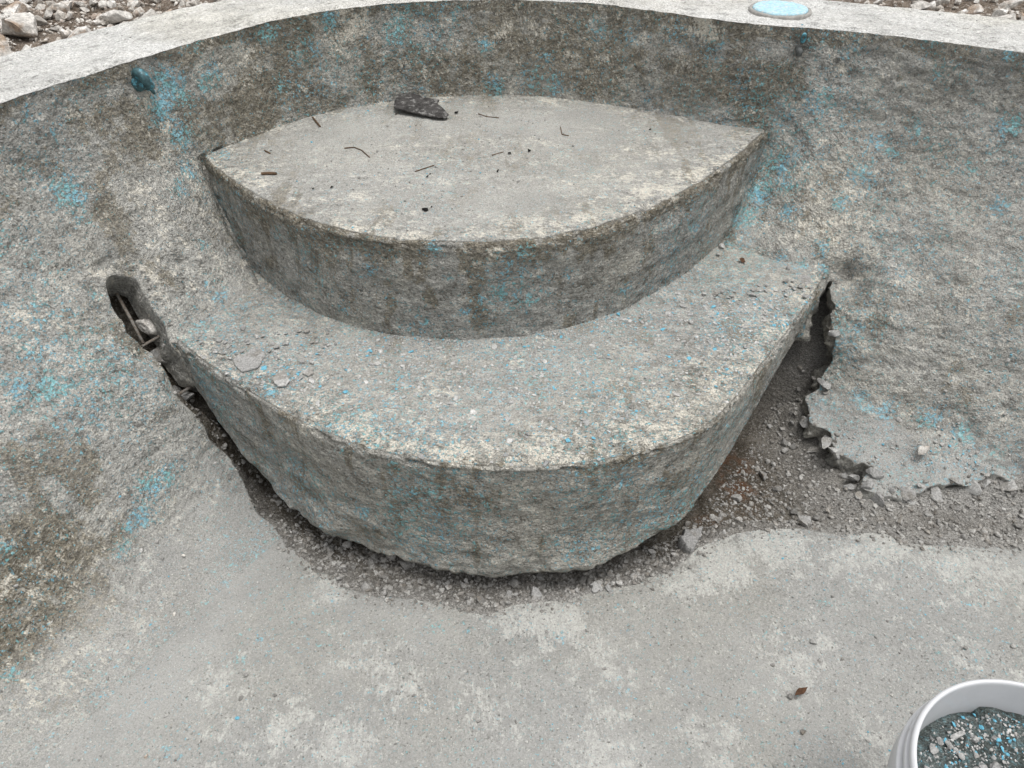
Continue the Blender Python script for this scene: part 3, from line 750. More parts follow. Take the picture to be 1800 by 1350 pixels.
def shell_object(name, mat, floor):
    V, F, src, isrim = make_part(name, mat, floor)
    me = mesh_np(name, V, F, mat)
    z = V[:, 2]
    p = V
    zone = {}
    big = fbm(p, 2.6, 3, 31.0)
    if not floor:
        band = np.exp(-((-z - .014) / .020) ** 2) * (.75 + .6 * fbm(p, 9, 2, 3.))
        band += np.exp(-((-z) / .10)) * .25
        alc = np.clip(AW[ss[src]], 0, 1)
        zone['brown'] = np.clip(np.maximum(band, .55 * alc + .5 * big), 0, 1.2)
        zone['pale'] = np.clip(.20 + .5 * fbm(p, 4, 3, 17.), 0, 1) * (1 - sstep(.9, 1.2, p[:, 0]) * .6)
        zone['dust'] = np.clip(sstep(-.80, -.935, z + .05 * fbm(p, 6, 3, 61.)) * 1.05 + .10 + .3 * np.clip(fbm(p, 5, 3, 6.), 0, 1) + .25 * sstep(.85, 1.1, p[:, 0]), 0, 1)
        # the brown, un-scraped belly of the left wall has no dust yet
        left = np.exp(-(((p - (-1.12, 1.05, -.82)) / (.25, .28, .12)) ** 2).sum(1))
        zone['dust'] *= (1 - np.clip(left * 1.4, 0, .9))
        zone['brown'] = np.maximum(zone['brown'], left * 1.1)
        zone['blue'] = np.clip(.16 + .6 * fbm(p, 3.5, 3, 23.), 0, .45)
        zone['dark'] = .18 * np.clip(fbm(p, 3, 3, 27.), 0, 1)
        uv = np.c_[s_len[ss[src]], plen[kk[src]]]
    else:
        ftd = np.linalg.norm(p[:, :2] - BASE[NW - 1, ss[src], :2], axis=1)
        zone['dust'] = np.clip(.62 + .5 * fbm(p, 3.5, 4, 6.) + .5 * np.exp(-(ftd / .10) ** 2), 0, 1)
        zone['pale'] = np.clip(.1 + .7 * fbm(p * np.array([1, 1.4, 1]), 5, 4, 17.), 0, .8) * (1 - np.exp(-(ftd / .08) ** 2))
        zone['brown'] = np.zeros(len(p))
        zone['blue'] = np.clip(.30 * fbm(p, 4, 3, 23.), 0, .15)
        zone['dark'] = np.zeros(len(p))
        uv = p[:, :2].copy()
    zone['dust'] = np.where(isrim, .3, zone['dust'])
    zone['dark'] = np.where(isrim, 0, zone['dark'])
    paint(me, V, zone)
    if isrim.any():
        at = me.attributes['blue']; arr = np.empty(len(V), np.float32); at.data.foreach_get('value', arr)
        arr[isrim] = -.3; at.data.foreach_set('value', arr)
        for nm_, val in (('pale', .25), ('brown', 0.0)):
            at = me.attributes[nm_]; at.data.foreach_get('value', arr); arr[isrim] = val; at.data.foreach_set('value', arr)
    set_uv(me, uv)
    return bpy.data.objects.new(name, me)

wall = link(shell_object('pool_wall', M_wall, False),
            'curved grey chiselled concrete pool wall with flecks of old blue paint', 'wall')
floor = link(shell_object('pool_floor', M_floor, True), kind='structure')

# ------------------------------------------------------------------ coping (top of the wall)
def coping():
    w = .295 + .012 * fbm(np.c_[E, np.zeros(ES)], 2.2, 3, 5.0)
    offs = np.r_[0, np.linspace(.004, 1, 62)]
    rows = []
    for i, o in enumerate(offs):
        d = w * o
        p = E - nrm * d[:, None]
        q = np.c_[p, np.zeros(ES)]
        z = .0045 * fbm(q, 6, 3, 2.) + .0028 * fbm(q, 35, 3, 7.) + .004 * min(1, o * 12)
        j = lip_jag(np.c_[E, np.zeros(ES)]) * np.exp(-(d / .02) ** 2)
        p = p + nrm * j[:, None]
        rows.append(np.c_[p, z * min(1, o * 14)])
    rows[0] = row0
    last = rows[-1]
    for i, dz in enumerate((.004, .014, .035, .07, .12)):
        q = last.copy()
        q[:, :2] -= nrm * (.004 + .006 * fbm(last, 20, 2, i)[:, None] + .003 * i)
        q[:, 2] -= dz
        rows.append(q)
    P = np.stack(rows)
    F = grid_faces(len(P), ES)[:, ::-1]
    V = P.reshape(-1, 3)
    me = mesh_np('coping', V, F, M_cope)
    z = V[:, 2]
    edge_d = np.tile(np.r_[offs * .295, np.full(5, .3)][:, None], (1, ES)).ravel()
    paint(me, V, dict(brown=np.zeros(len(V)), pale=.3 + .5 * fbm(V, 5, 3, 1.), blue=-.12 * np.ones(len(V)) * 0 - .0,
                      dust=np.zeros(len(V)), dark=np.clip(.5 * fbm(V, 9, 3, 5.), 0, .25)))
    for nm_, val in (('blue', -.35), ('brown', 0.0), ('dust', 0.0)):
        arr = np.full(len(V), val, np.float32); me.attributes[nm_].data.foreach_set('value', arr)
    set_uv(me, np.c_[np.tile(s_len, len(P)), edge_d])
    o = bpy.data.objects.new('coping', me)
    return link(o, 'pale rough coping along the wall top', parent=wall)
coping()

# ------------------------------------------------------------------ the two curved steps
def make_step(name, B, label, seed, lower):
    P, zone, dist, C, n, zb = B
    nk, ns = P.shape[:2]
    Nn = grid_normals(P).reshape(-1, 3)
    V = P.reshape(-1, 3)
    zz = np.repeat(zone, ns); dd = dist.ravel()
    n3 = np.c_[n, np.zeros(ns)]
    out = np.tile(n3, (nk, 1))
    ref = np.where((zz == 0)[:, None], np.array([0, 0, 1.0]), out)
    ref[zz == 1] += (0, 0, 1)
    ref[zz == 3] = (0, 0, -1)
    Nn *= np.sign((Nn * ref).sum(1) + 1e-9)[:, None]
    tread = zz == 0; ris = zz == 2; nose = zz == 1
    d = fbm(V, 6, 3, seed) * .0035 + fbm(V, 30, 3, seed + 3) * .0022
    d += ris * (fbm(V * np.array([1, 1, 1.8]), 5.5, 3, seed + 5) * .009 - np.abs(fbm(V, 28, 3, seed + 8)) * .0055)
    chip = np.clip(fbm(V, 24, 3, seed + 11) - .12, 0, 1)
    d -= (nose | (np.abs(dd) < .016)) * chip * (.034 if lower else .016)
    d -= nose * np.abs(fbm(V, 75, 2, seed + 13)) * .004
    if lower:
        h = -dd
        low = ris * sstep(.24, .33, h)
        d += low * (.010 + .034 * fbm(V, 7, 3, 31.)) + low * np.abs(fbm(V, 30, 3, 33.)) * .010
        d += (zz == 3) * fbm(V, 16, 3, 41.) * .018
        sdu = poly_sd(V[:, :2], UP_F)
        d += tread * .010 * np.exp(-np.maximum(sdu, 0) / .014) + tread * .006 * (np.exp(-((np.abs(V[:, 0]) - .72) / .12) ** 2)) * (1 + fbm(V, 20, 3, 8.))
    W = V + Nn * d[:, None]
    me = mesh_np(name, W, grid_faces(nk, ns), M_step)
    edge = np.exp(-(dd / (.10 + .06 * fbm(V, 7, 3, seed + 2))) ** 2) * tread
    pale = edge * (.30 + .5 * fbm(V, 9, 3, seed + 22)) + tread * (.12 + .55 * fbm(V, 6, 3, seed + 21))
    if lower:
        pale += edge * .12
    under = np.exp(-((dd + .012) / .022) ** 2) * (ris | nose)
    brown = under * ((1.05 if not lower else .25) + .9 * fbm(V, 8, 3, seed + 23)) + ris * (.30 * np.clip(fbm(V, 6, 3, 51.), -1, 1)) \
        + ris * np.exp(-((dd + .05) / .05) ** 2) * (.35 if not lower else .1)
    dust = tread * np.clip((.80 if not lower else .55) - edge * .5 + .4 * fbm(V, 4, 3, seed + 27), 0, 1) + ris * .12
    if lower: dust = dust + ris * sstep(.27, .33, -dd) * .3
    blue = tread * ((.36 if lower else .07) + .3 * fbm(V, 5, 3, seed + 37)) + ris * np.clip(.26 + .6 * fbm(V, 5, 3, seed + 29), 0, .5)
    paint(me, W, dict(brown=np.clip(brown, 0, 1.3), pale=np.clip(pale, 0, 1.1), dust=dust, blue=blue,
                      dark=ris * .10 + (zz == 3) * .5), jamp=.016)  # risers slightly darker, underside much darker
    sl = np.r_[0, np.cumsum(np.linalg.norm(np.diff(C, axis=0), axis=1))]
    uv = np.where((tread)[:, None], V[:, :2], np.c_[np.tile(sl, nk), V[:, 2]])
    set_uv(me, uv)
    return link(bpy.data.objects.new(name, me), label, 'step')

upper = make_step('pool_step', UPB, 'upper rounded concrete pool step with a dusty beige lens-shaped top', 100.0, False)
lower = make_step('pool_step', LOB, 'lower curved concrete pool step undercut at its base, blue flakes scattered on top', 140.0, True)

# ------------------------------------------------------------------ soil under the broken shell
cb = BASE[::3, ::2]
shell_bvh = BVHTree.FromPolygons([tuple(v) for v in cb.reshape(-1, 3)], [tuple(f) for f in grid_faces(cb.shape[0], cb.shape[1])])

def soil_mesh():
    st = .0065
    xs = np.arange(-1.40, 1.95, st); ys = np.arange(.90, 2.30, st)
    X, Y = np.meshgrid(xs, ys)
    XY = np.c_[X.ravel(), Y.ravel()]
    zs = np.full(len(XY), np.nan)
    d = Vector((0, 0, -1))
    # coarse raycast of the shell height, then bilinear
    s2 = 4
    xc = xs[::s2]; yc = ys[::s2]
    Z = np.full((len(yc), len(xc)), -.1)
    for j, y in enumerate(yc):
        for i, x in enumerate(xc):
            h = shell_bvh.ray_cast(Vector((x, y, -.001)), d)[0]
            if h is not None: Z[j, i] = h[2]
    fx = np.clip((XY[:, 0] - xc[0]) / (st * s2), 0, len(xc) - 1.001); fy = np.clip((XY[:, 1] - yc[0]) / (st * s2), 0, len(yc) - 1.001)
    i = fx.astype(int); j = fy.astype(int); u = fx - i; v = fy - j
    zs = (Z[j, i] * (1 - u) + Z[j, i + 1] * u) * (1 - v) + (Z[j + 1, i] * (1 - u) + Z[j + 1, i + 1] * u) * v
    gg = poly_sd(XY, HOLE)
    p = np.c_[XY, np.zeros(len(XY))]
    z = -1.000 + .016 * fbm(p, 7, 3, 1.) + .006 * fbm(p, 40, 3, 2.)
    front = sstep(1.32, 1.15, XY[:, 1])
    z += front * .014
    # pocket on the right is dug deeper, the strip beyond is filled nearly flush with gravel
    pocket = np.exp(-((XY[:, 0] - .72) / .13) ** 2 - ((XY[:, 1] - 1.50) / .20) ** 2)
    z -= pocket * .055
    strip = sstep(.86, 1.0, XY[:, 0]) * sstep(1.50, 1.40, XY[:, 1])
    z = z * (1 - strip) + strip * (-.972 + .006 * fbm(p, 12, 3, 4.) + .004 * fbm(p, 50, 3, 2.))
    # the floor slab edge thins out into dusty soil on the front right
    ramp = sstep(-.05, 0.0, gg) * sstep(.33, .46, XY[:, 0]) * sstep(1.36, 1.30, XY[:, 1])
    z = z * (1 - ramp) + ramp * (-.958)
    z = np.maximum(z, zs - .26)
    dd_ = np.abs(gg)
    nz_ = .014 * fbm(p, 14, 3, 21.) + .008 * np.abs(fbm(p, 38, 3, 22.))
    # dusty spill sloping down from the rim on the right
    rgt = sstep(.72, .84, XY[:, 0]) * (1 - sstep(1.70, 1.80, XY[:, 1]))
    z = z * (1 - rgt) + np.maximum(z, zs - .080 - .55 * dd_ + nz_ * 2.0) * rgt
    str2 = sstep(1.02, 1.14, XY[:, 0]) * (XY[:, 1] > 1.25)
    z = z * (1 - str2) + np.maximum(z, zs - .010 - .30 * dd_ + nz_ * .5) * str2
    # the left slot is packed with dirt and broken concrete
    lft = sstep(-.60, -.68, XY[:, 0]) * sstep(1.56, 1.48, XY[:, 1])
    z = z * (1 - lft) + np.maximum(z, zs - .10 - .5 * dd_ + nz_ * 1.6) * lft
    # thin feathered soil along the front rim
    frt = sstep(1.36, 1.30, XY[:, 1])
    z = z * (1 - frt) + np.maximum(z, -.957 - .55 * dd_ + nz_ * .35) * frt
    # soil piled in the left slot
    z += .02 * np.exp(-((XY[:, 0] + .66) / .08) ** 2 - ((XY[:, 1] - 1.33) / .07) ** 2)
    # keep it under the shell where the shell still stands
    under = np.minimum(z, zs - .008 - .06 * sstep(0, .05, gg))
    z = np.where(gg > -.002, under, z)
    z = np.where((XY[:, 0] > .4) | (XY[:, 0] < -.86), z, np.minimum(z, -.575 - 0 * z))
    V = np.c_[XY, z]
    me = mesh_np('soil', V, grid_faces(len(ys), len(xs), False), M_soil)
    rust = np.exp(-((XY[:, 0] - .64) / .07) ** 2 - ((XY[:, 1] - 1.53) / .12) ** 2) * 1.0 \
        + .7 * np.exp(-((XY[:, 0] - .52) / .035) ** 2 - ((XY[:, 1] - 1.33) / .03) ** 2)
    dust = sstep(.66, .92, XY[:, 0]) * (.70 + .5 * fbm(p, 8, 3, 3.)) + front * .32 * (1 + fbm(p, 10, 2, 8.)) \
        + sstep(-.075, -.01, gg) * .45 * (XY[:, 1] < 1.45)
    set_attr(me, 'rust', np.clip(rust, 0, 1)); set_attr(me, 'dust', np.clip(dust, 0, .95))
    return link(bpy.data.objects.new('soil', me), kind='structure'), V, grid_faces(len(ys), len(xs), False)

soil, SV, SF = soil_mesh()

# ------------------------------------------------------------------ ground outside the pool
def ground():
    w = .272
    offs = np.r_[np.linspace(w, w + .9, 60), w + .9 + np.geomspace(.05, 60, 30)]
    sub = 2
    E2 = E[::sub]; n2 = nrm[::sub]
    # far rings become a circle so they never cross
    ctr = np.array([.5, .1])
    rad = E2 - ctr; rl = np.linalg.norm(rad, axis=1, keepdims=True); rad = rad / rl
    rows = []
    for o in offs:
        t = sstep(w, w + .9, np.array([o]))[0]
        dirn = -n2 * (1 - t) + rad * t
        dirn /= np.linalg.norm(dirn, axis=1, keepdims=True)
        p = E2 + dirn * o
        q = np.c_[p, np.zeros(len(p))]
        z = -.045 + .030 * fbm(q, 3.5, 4, 6.) + .012 * fbm(q, 18, 3, 2.) + min(.02, (o - w) * .05)
        rows.append(np.c_[p, z])
    P = np.stack(rows)
    me = mesh_np('ground', P.reshape(-1, 3), grid_faces(len(P), len(E2))[:, ::-1], M_ground)
    set_attr(me, 'dust', np.zeros(P.shape[0] * P.shape[1]))
    return link(bpy.data.objects.new('ground', me), kind='structure'), P.reshape(-1, 3), grid_faces(len(P), len(E2))
gnd, GV, GF = ground()

# ------------------------------------------------------------------ surfaces to drop things on
def bvh_of(V, F, sel=None):
    return BVHTree.FromPolygons([tuple(v) for v in V], [tuple(f) for f in F])
def me_arrays(o):
    me = o.data
    V = np.empty(len(me.vertices) * 3, np.float32); me.vertices.foreach_get('co', V)
    F = np.empty(len(me.loops), np.int32); me.loops.foreach_get('vertex_index', F)
    return V.reshape(-1, 3), F.reshape(-1, 4)
def local_bvh(o, x0, x1, y0, y1):
    V, F = me_arrays(o)
    c = V[F[:, 0]]
    F = F[(c[:, 0] > x0) & (c[:, 0] < x1) & (c[:, 1] > y0) & (c[:, 1] < y1)]
    return BVHTree.FromPolygons(V.tolist(), F.tolist())
soil_bvh = bvh_of(SV[:, :], SF)
floor_bvh = local_bvh(floor, -1.5, 1.8, .55, 1.7)
low_bvh = local_bvh(lower, -1, 1, 1.0, 2.1)
up_bvh = local_bvh(upper, -1, 1, 1.4, 2.6)
wall_bvh = local_bvh(wall, -1.5, 1.9, .8, 2.6)
gsel = (np.abs(GV[:, 0]) < 3) & (GV[:, 1] > 0) & (GV[:, 1] < 4)
GF2 = GF[gsel[GF].all(1)]
gnd_bvh = bvh_of(GV, GF2)

DOWN = Vector((0, 0, -1))
def drop(x, y, *bvhs, top=.5):
    best = None
    for b in bvhs:
        h = b.ray_cast(Vector((x, y, top)), DOWN)
        if h[0] is not None and (best is None or h[0][2] > best[0][2]): best = h
    return best

ALLB = (soil_bvh, floor_bvh, low_bvh, up_bvh, wall_bvh)

# ------------------------------------------------------------------ stones
import bmesh
def ico(level):
    bm = bmesh.new(); bmesh.ops.create_icosphere(bm, subdivisions=level, radius=1.0)
    V = np.array([v.co[:] for v in bm.verts]); F = np.array([[v.index for v in f.verts] for f in bm.faces])
    bm.free(); return V, F
ICO = {l: ico(l) for l in (1, 2, 3, 4)}

def rock_shape(level, seed, cuts=9, noise=.06, flat=1.0):
    r = np.random.default_rng(seed)
    V, F = ICO[level]
    V = V * r.uniform(.75, 1.15, 3)
    for _ in range(cuts):
        n = r.normal(size=3); n /= np.linalg.norm(n)
        d = r.uniform(.30, .66)
        s = V @ n - d
        V = V - np.where(s > 0, s, 0)[:, None] * n * .97
    V = V * (1 + noise * fbm(V, 2.2, 3, seed * 1.7)[:, None])
    V[:, 2] *= flat
    V /= np.abs(V).max()
    return V, F

ROCKS = {}
def rock_mesh(kind, i, level, mat, cuts=9, noise=.08, flat=1.0, smooth=False):
    k = (kind, i)
    if k not in ROCKS:
        V, F = rock_shape(level, 1000 + i * 7 + len(kind) * 131, cuts, noise, flat)
        ROCKS[k] = mesh_np(kind, V, F, mat, smooth)
    return ROCKS[k]

def place_rock(name, mesh, x, y, size, bvhs, rot=None, sink=.3, scale=(1, 1, 1), z=None, tilt=.4):
    h = drop(x, y, *bvhs) if z is None else None
    zz = z if z is not None else (h[0][2] if h else -.95)
    o = bpy.data.objects.new(name, mesh)
    o.scale = (size * scale[0], size * scale[1], size * scale[2])
    r = rot if rot is not None else (random.uniform(-tilt, tilt), random.uniform(-tilt, tilt), random.uniform(0, 6.28))
    o.rotation_euler = r
    o.location = (x, y, zz + size * scale[2] * (1 - sink) * .62)
    return o

def stuff_rocks(name, pts, sizes, bvhs, mat, level=1, flat=(.5, 1.0), sink=.35, seed=1, kinds=10, top=.5, aniso=.35):
    r = np.random.default_rng(seed)
    shapes = [rock_shape(level, seed * 50 + i, 7, .05) for i in range(kinds)]
    Vs, Fs, T = [], [], []
    off = 0
    for (x, y), s in zip(pts, sizes):
        h = drop(x, y, *bvhs, top=top)
        if h is None: continue
        V, F = shapes[r.integers(kinds)]
        a = r.uniform(0, 6.283)
        fl = r.uniform(*flat)
        W = V * (s * (1 + r.uniform(-aniso, aniso)), s, s * fl)
        c, sn = math.cos(a), math.sin(a)
        tl = r.uniform(-.4, .4)
        W = W @ np.array([[1, 0, 0], [0, math.cos(tl), math.sin(tl)], [0, -math.sin(tl), math.cos(tl)]])
        W = W @ np.array([[c, sn, 0], [-sn, c, 0], [0, 0, 1]])
        nn = h[1]
        W = W + np.array(h[0][:]) + np.array((nn[0], nn[1], abs(nn[2]))) * s * fl * (1 - sink) * .6
        Vs.append(W); Fs.append(F + off); off += len(V)
        T.append(np.full(len(V), r.random()))
    me = mesh_np(name, np.concatenate(Vs), np.concatenate(Fs), mat, False)
    set_attr(me, 'tint', np.concatenate(T))
    return bpy.data.objects.new(name, me)

# --- gravel in the trench
HOLE_A = np.array(HOLE)
def sample_trench(n, seed, dens, spill=0.0):
    r = np.random.default_rng(seed)
    out = []
    while len(out) < n:
        xy = np.c_[r.uniform(-.98, 1.66, 4000), r.uniform(1.02, 1.9, 4000)]
        gg = poly_sd(xy, HOLE)
        d = dens(xy, gg)
        ok = (gg < -.002 + .03 * r.random(4000) ** 3 * spill) & (r.random(4000) < d)
        out.extend(xy[ok].tolist())
    return out[:n]

LOF = np.array(LO_F)
def front_gap(xy):
    """distance in front of the lower step's riser"""
    y = np.interp(xy[:, 0], LOF[:, 0], LOF[:, 1])
    return np.where((xy[:, 0] > -.85) & (xy[:, 0] < .89), y - xy[:, 1], .1)

def dens(xy, gg):
    f = front_gap(xy)
    vis = f > -.05
    w = np.full(len(xy), .30)
    w = np.where((np.abs(xy[:, 0]) < .62) & (xy[:, 1] < 1.3), 1.0, w)
    w = np.where((xy[:, 0] > .40) & (xy[:, 0] < .9), .55, w)
    w = np.where((xy[:, 0] > .86) & (xy[:, 1] < 1.45), .75, w)
    return w * vis
pts = sample_trench(260, 5, dens)
for i, (x, y) in enumerate(pts):
    s = float(np.clip(rng.lognormal(math.log(.0070), .45), .0045, .019))
    o = place_rock('gravel_stone', rock_mesh('gravel_stone', i % 14, 2, M_gravel, 8, .05, .8), x, y, s, (soil_bvh,), sink=.25)
    zn = ('in the narrow left slot of the trench' if x < -.62 else 'in the front left bend of the trench' if x < -.25 else
          'in the trench in front of the lower step, middle' if x < .2 else 'in the front right bend of the trench' if x < .5 else
          'in the wide dug pocket right of the steps' if x < .88 else 'in the gravel strip below the right wall')
    link(o, ('larger' if s > .009 else 'small') + ' grey gravel stone ' + zn, 'stone', 'gravel stones ' + zn)
sp = sample_trench(9500, 6, dens, 1.6)
ssz = np.clip(np.random.default_rng(8).lognormal(math.log(.0026), .55, 9500), .0011, .0085)
link(stuff_rocks('gravel', sp, ssz, (soil_bvh, floor_bvh, wall_bvh), M_gravel_s, 1, (.6, 1.0), seed=3), kind='stuff')

# --- crumbs and flakes
r_ = np.random.default_rng(12)
def arc_pts(n, x0, x1, y0, y1, wfn):
    out = []
    while len(out) < n:
        q = np.c_[r_.uniform(x0, x1, 6000), r_.uniform(y0, y1, 6000)]
        ok = r_.random(6000) < wfn(q)
        out.extend(q[ok].tolist())
    return out[:n]
def low_w(q):
    x, y = q[:, 0], q[:, 1]
    sd_ = poly_sd(q, LO_F)
    d = np.interp(x, [p[0] for p in UP_F], [p[1] for p in UP_F]) - y
    w = .30 + .7 * np.exp(-np.maximum(d, 0) / .09)
    w = np.maximum(w, sstep(.35, .62, np.abs(x)))
    w = np.where(sd_ > -.07, w * .25, w)
    return w * (sd_ < -.005) * ~((x > -.62) & (x < .6) & (d < .004))
fp_ = arc_pts(3600, -.86, .9, 1.1, 2.05, low_w)
fs_ = np.clip(r_.lognormal(math.log(.0026), .48, 3600), .0012, .0085)
link(stuff_rocks('plaster_flakes', fp_, fs_, (low_bvh, wall_bvh), M_flake_s, 1, (.16, .5), sink=.2, seed=4), kind='stuff')
def up_w(q):
    x, y = q[:, 0], q[:, 1]
    w = .25 + .6 * (fbm(np.c_[q, np.zeros(len(q))], 5, 2, 2.) > .0) + .6 * np.exp(-((x + .25) ** 2 + (y - 1.95) ** 2) / .04)
    return w * (poly_sd(q, UP_F + UP_B) < -.01)
up_ = arc_pts(1300, -.85, .8, 1.56, 2.52, up_w)
us_ = np.clip(r_.lognormal(math.log(.0018), .42, 1300), .001, .0045)
link(stuff_rocks('step_crumbs', up_, us_, (up_bvh,), M_crumb_s, 1, (.4, .9), sink=.2, seed=5), kind='stuff')
def fl_w(q):
    x, y = q[:, 0], q[:, 1]
    w = .22 + .9 * np.maximum(0, fbm(np.c_[q, np.zeros(len(q))], 4, 3, 12.) + .05)
    w = np.maximum(w, .9 * np.exp(-((x - .95) ** 2 / .08 + (y - 1.0) ** 2 / .015)))
    w = np.maximum(w, .7 * np.exp(-((x + .85) ** 2 / .03 + (y - 1.05) ** 2 / .03)))
    return w * (poly_sd(q, HOLE) > .004)
fp_ = arc_pts(2600, -1.25, 1.7, .55, 1.45, fl_w)
fs_ = np.clip(r_.lognormal(math.log(.0017), .5, 2600), .0009, .0055)
link(stuff_rocks('floor_crumbs', fp_, fs_, (floor_bvh, wall_bvh), M_crumb_s, 1, (.4, .9), sink=.3, seed=6), kind='stuff')
# crumbs where the right wall foot is broken
fp_ = arc_pts(450, .9, 1.6, 1.4, 1.75, lambda q: np.exp(-((q[:, 0] - 1.12) ** 2 / .05 + (q[:, 1] - 1.52) ** 2 / .008)))
link(stuff_rocks('ledge_crumbs', fp_, np.clip(r_.lognormal(math.log(.0026), .5, 450), .001, .008), (wall_bvh, floor_bvh), M_crumb_s, 1, (.4, .9), seed=9), kind='stuff')

# --- broken plates of plaster
def plate(name, outline, thick, mat, seed, loc, tilt=(0, 0), subdiv=5, rough=.0022, label=None, cat=None, group=None, bulge=0.0, dome=0.0):
    """irregular slab: outline in metres round its centre, real thickness, rough broken rim"""
    O = np.array(outline, float)
    c = O.mean(0)
    O = O - c
    C = []
    n = len(O)
    for i in range(n):
        a, b_ = O[i], O[(i + 1) % n]
        for t in np.linspace(0, 1, subdiv, endpoint=False): C.append(a + (b_ - a) * t)
    C = np.array(C)
    q = np.c_[C, np.full(len(C), seed)]
    C = C + np.c_[fbm(q, 90, 3, 1.), fbm(q, 90, 3, 5.)] * rough * 1.6
    rows = []
    R = np.abs(C).max()
    for r, z in [(.02, thick), (.3, thick), (.55, thick), (.78, thick), (.93, thick * .97), (1.0, thick * .8), (1.015, thick * .45),
                 (.97, 0), (.6, 0), (.02, 0)]:
        p = C * r
        zq = np.c_[p, np.full(len(p), seed + (0 if z > 0 else 3))]
        zz = z + rough * fbm(zq, 55, 3, 2.) * (1 if z else .5) + dome * (1 - r * r)
        rows.append(np.c_[p, zz])
    P = np.stack(rows)
    me = mesh_np(name, P.reshape(-1, 3), grid_faces(len(P), len(C)), mat, False)
    o = bpy.data.objects.new(name, me)
    o.location = loc
    o.rotation_euler = (tilt[0], tilt[1], 0)
    return link(o, label, cat, group)

def ray_px(px, py, *bv):
    """only used while laying out"""
    return None

FRAGS = {
 'A': ([(-.678,1.467),(-.668,1.485),(-.647,1.511),(-.615,1.513),(-.605,1.483),(-.608,1.441),(-.624,1.426),(-.642,1.417),(-.661,1.437)], -.558, .007, (-.05, .02), 'large flat grey plaster flake lying near the left end of the lower step'),
 'B': ([(-.562,1.389),(-.561,1.416),(-.542,1.423),(-.523,1.389),(-.53,1.368),(-.546,1.368)], -.559, .006, (-.05, 0), 'medium grey plaster flake just above the blue paint patch at the lower step edge'),
 'C': ([(-.499,1.416),(-.494,1.438),(-.479,1.436),(-.473,1.416),(-.485,1.408)], -.559, .005, (-.05, .05), 'small grey plaster flake right of the medium flake on the lower step'),
 'D': ([(1.104,1.501),(1.122,1.514),(1.145,1.51),(1.162,1.496),(1.132,1.488),(1.109,1.478)], None, .014, (.42, -.05), 'pale angular concrete chip resting alone on the dusty foot of the right wall'),
 'E': ([(.421,1.289),(.438,1.312),(.461,1.318),(.485,1.326),(.474,1.289),(.457,1.261),(.442,1.25),(.426,1.267)], None, .034, (.05, .1), 'fist sized grey concrete lump in the trench below the right side of the lower step'),
 'F': ([(.044,1.098),(.049,1.122),(.062,1.117),(.07,1.101),(.065,1.081),(.054,1.077)], None, .012, (.25, .1), 'largest pale grey flat chip in the trench in front of the lower step'),
 'G': ([(-.019,1.123),(-.01,1.142),(0,1.142),(-.001,1.127),(-.012,1.114)], None, .010, (.3, 0), 'narrow pale grey chip in the trench left of the largest flat chip'),
 'H': ([(.187,1.118),(.195,1.135),(.212,1.137),(.209,1.118),(.193,1.11)], None, .011, (.2, .1), 'whitish triangular chip at the front rim of the trench right of centre'),
 'I': ([(.186,1.164),(.198,1.174),(.218,1.155),(.213,1.147),(.2,1.155)], None, .010, (.2, .1), 'flat grey shard leaning in the trench close under the lower step, right of centre'),
 'J': ([(.218,1.143),(.228,1.152),(.24,1.13),(.235,1.12)], None, .010, (.3, .2), 'elongated grey shard at the trench rim right of the whitish triangular chip'),
 'K': ([(.768,1.353),(.784,1.366),(.806,1.362),(.803,1.343),(.783,1.337)], None, .016, (.1, .1), 'bluish grey chip among gravel where the trench widens right of the steps'),
 'L': ([(.767,1.861),(.783,1.876),(.805,1.87),(.811,1.846),(.786,1.831)], -.559, .006, (-.06, 0), 'rounded flake at the far right end of the lower step, nearest the wall'),
 'M': ([(.8,1.84),(.818,1.858),(.838,1.846),(.832,1.811),(.806,1.808)], -.559, .005, (-.05, .04), 'rounded flake at the far right tip of the lower step, beside the dark hole'),
 'N': ([(-.62,1.765),(-.605,1.779),(-.587,1.768),(-.591,1.74),(-.608,1.745)], -.553, .010, (-.2, .1), 'dusty chip wedged in the left corner below the upper step'),
}
for k, (o, z, th_, tilt, lab) in FRAGS.items():
    if k == 'D':
        link(place_rock('plaster_fragment', rock_mesh('ledge_chip', 3, 3, M_lime, 11, .06, .8), 1.132, 1.50, .030, (wall_bvh, floor_bvh), sink=.25,
                        rot=(.25, .1, .3), scale=(1.25, .6, .5)), lab, 'chip')
        continue
    c = np.array(o).mean(0)
    if z is None:
        c = c + (0, {'E': -.050, 'F': -.022, 'G': -.045, 'H': -.030, 'I': -.060, 'J': -.045}.get(k, 0))
        h = drop(c[0], c[1], soil_bvh, floor_bvh, wall_bvh, top=-.57); z = (h[0][2] if h else -.97) + (.007 if k == 'D' else -.003)
    plate('plaster_fragment', o, th_, M_frag, ord(k), (c[0], c[1], z), tilt, label=lab, cat='chip', rough=.0018 if th_ < .02 else .006)

# the dark slab on the upper step
BARK = [(-.355,2.368),(-.353,2.447),(-.311,2.457),(-.277,2.427),(-.235,2.412),(-.236,2.378),(-.218,2.344),(-.201,2.302),(-.21,2.279),(-.24,2.285),(-.294,2.312),(-.351,2.345)]
BARK = [(-.28 + (x + .28) * 1.12, y) for x, y in BARK]
c = np.array(BARK).mean(0)
plate('bark_slab', BARK, .008, M_bark, 55, (c[0], c[1], -.277 + .008), (.04, .02), rough=.0026,
      label='dark charred slab of bark lying at the back of the upper step', cat='bark')

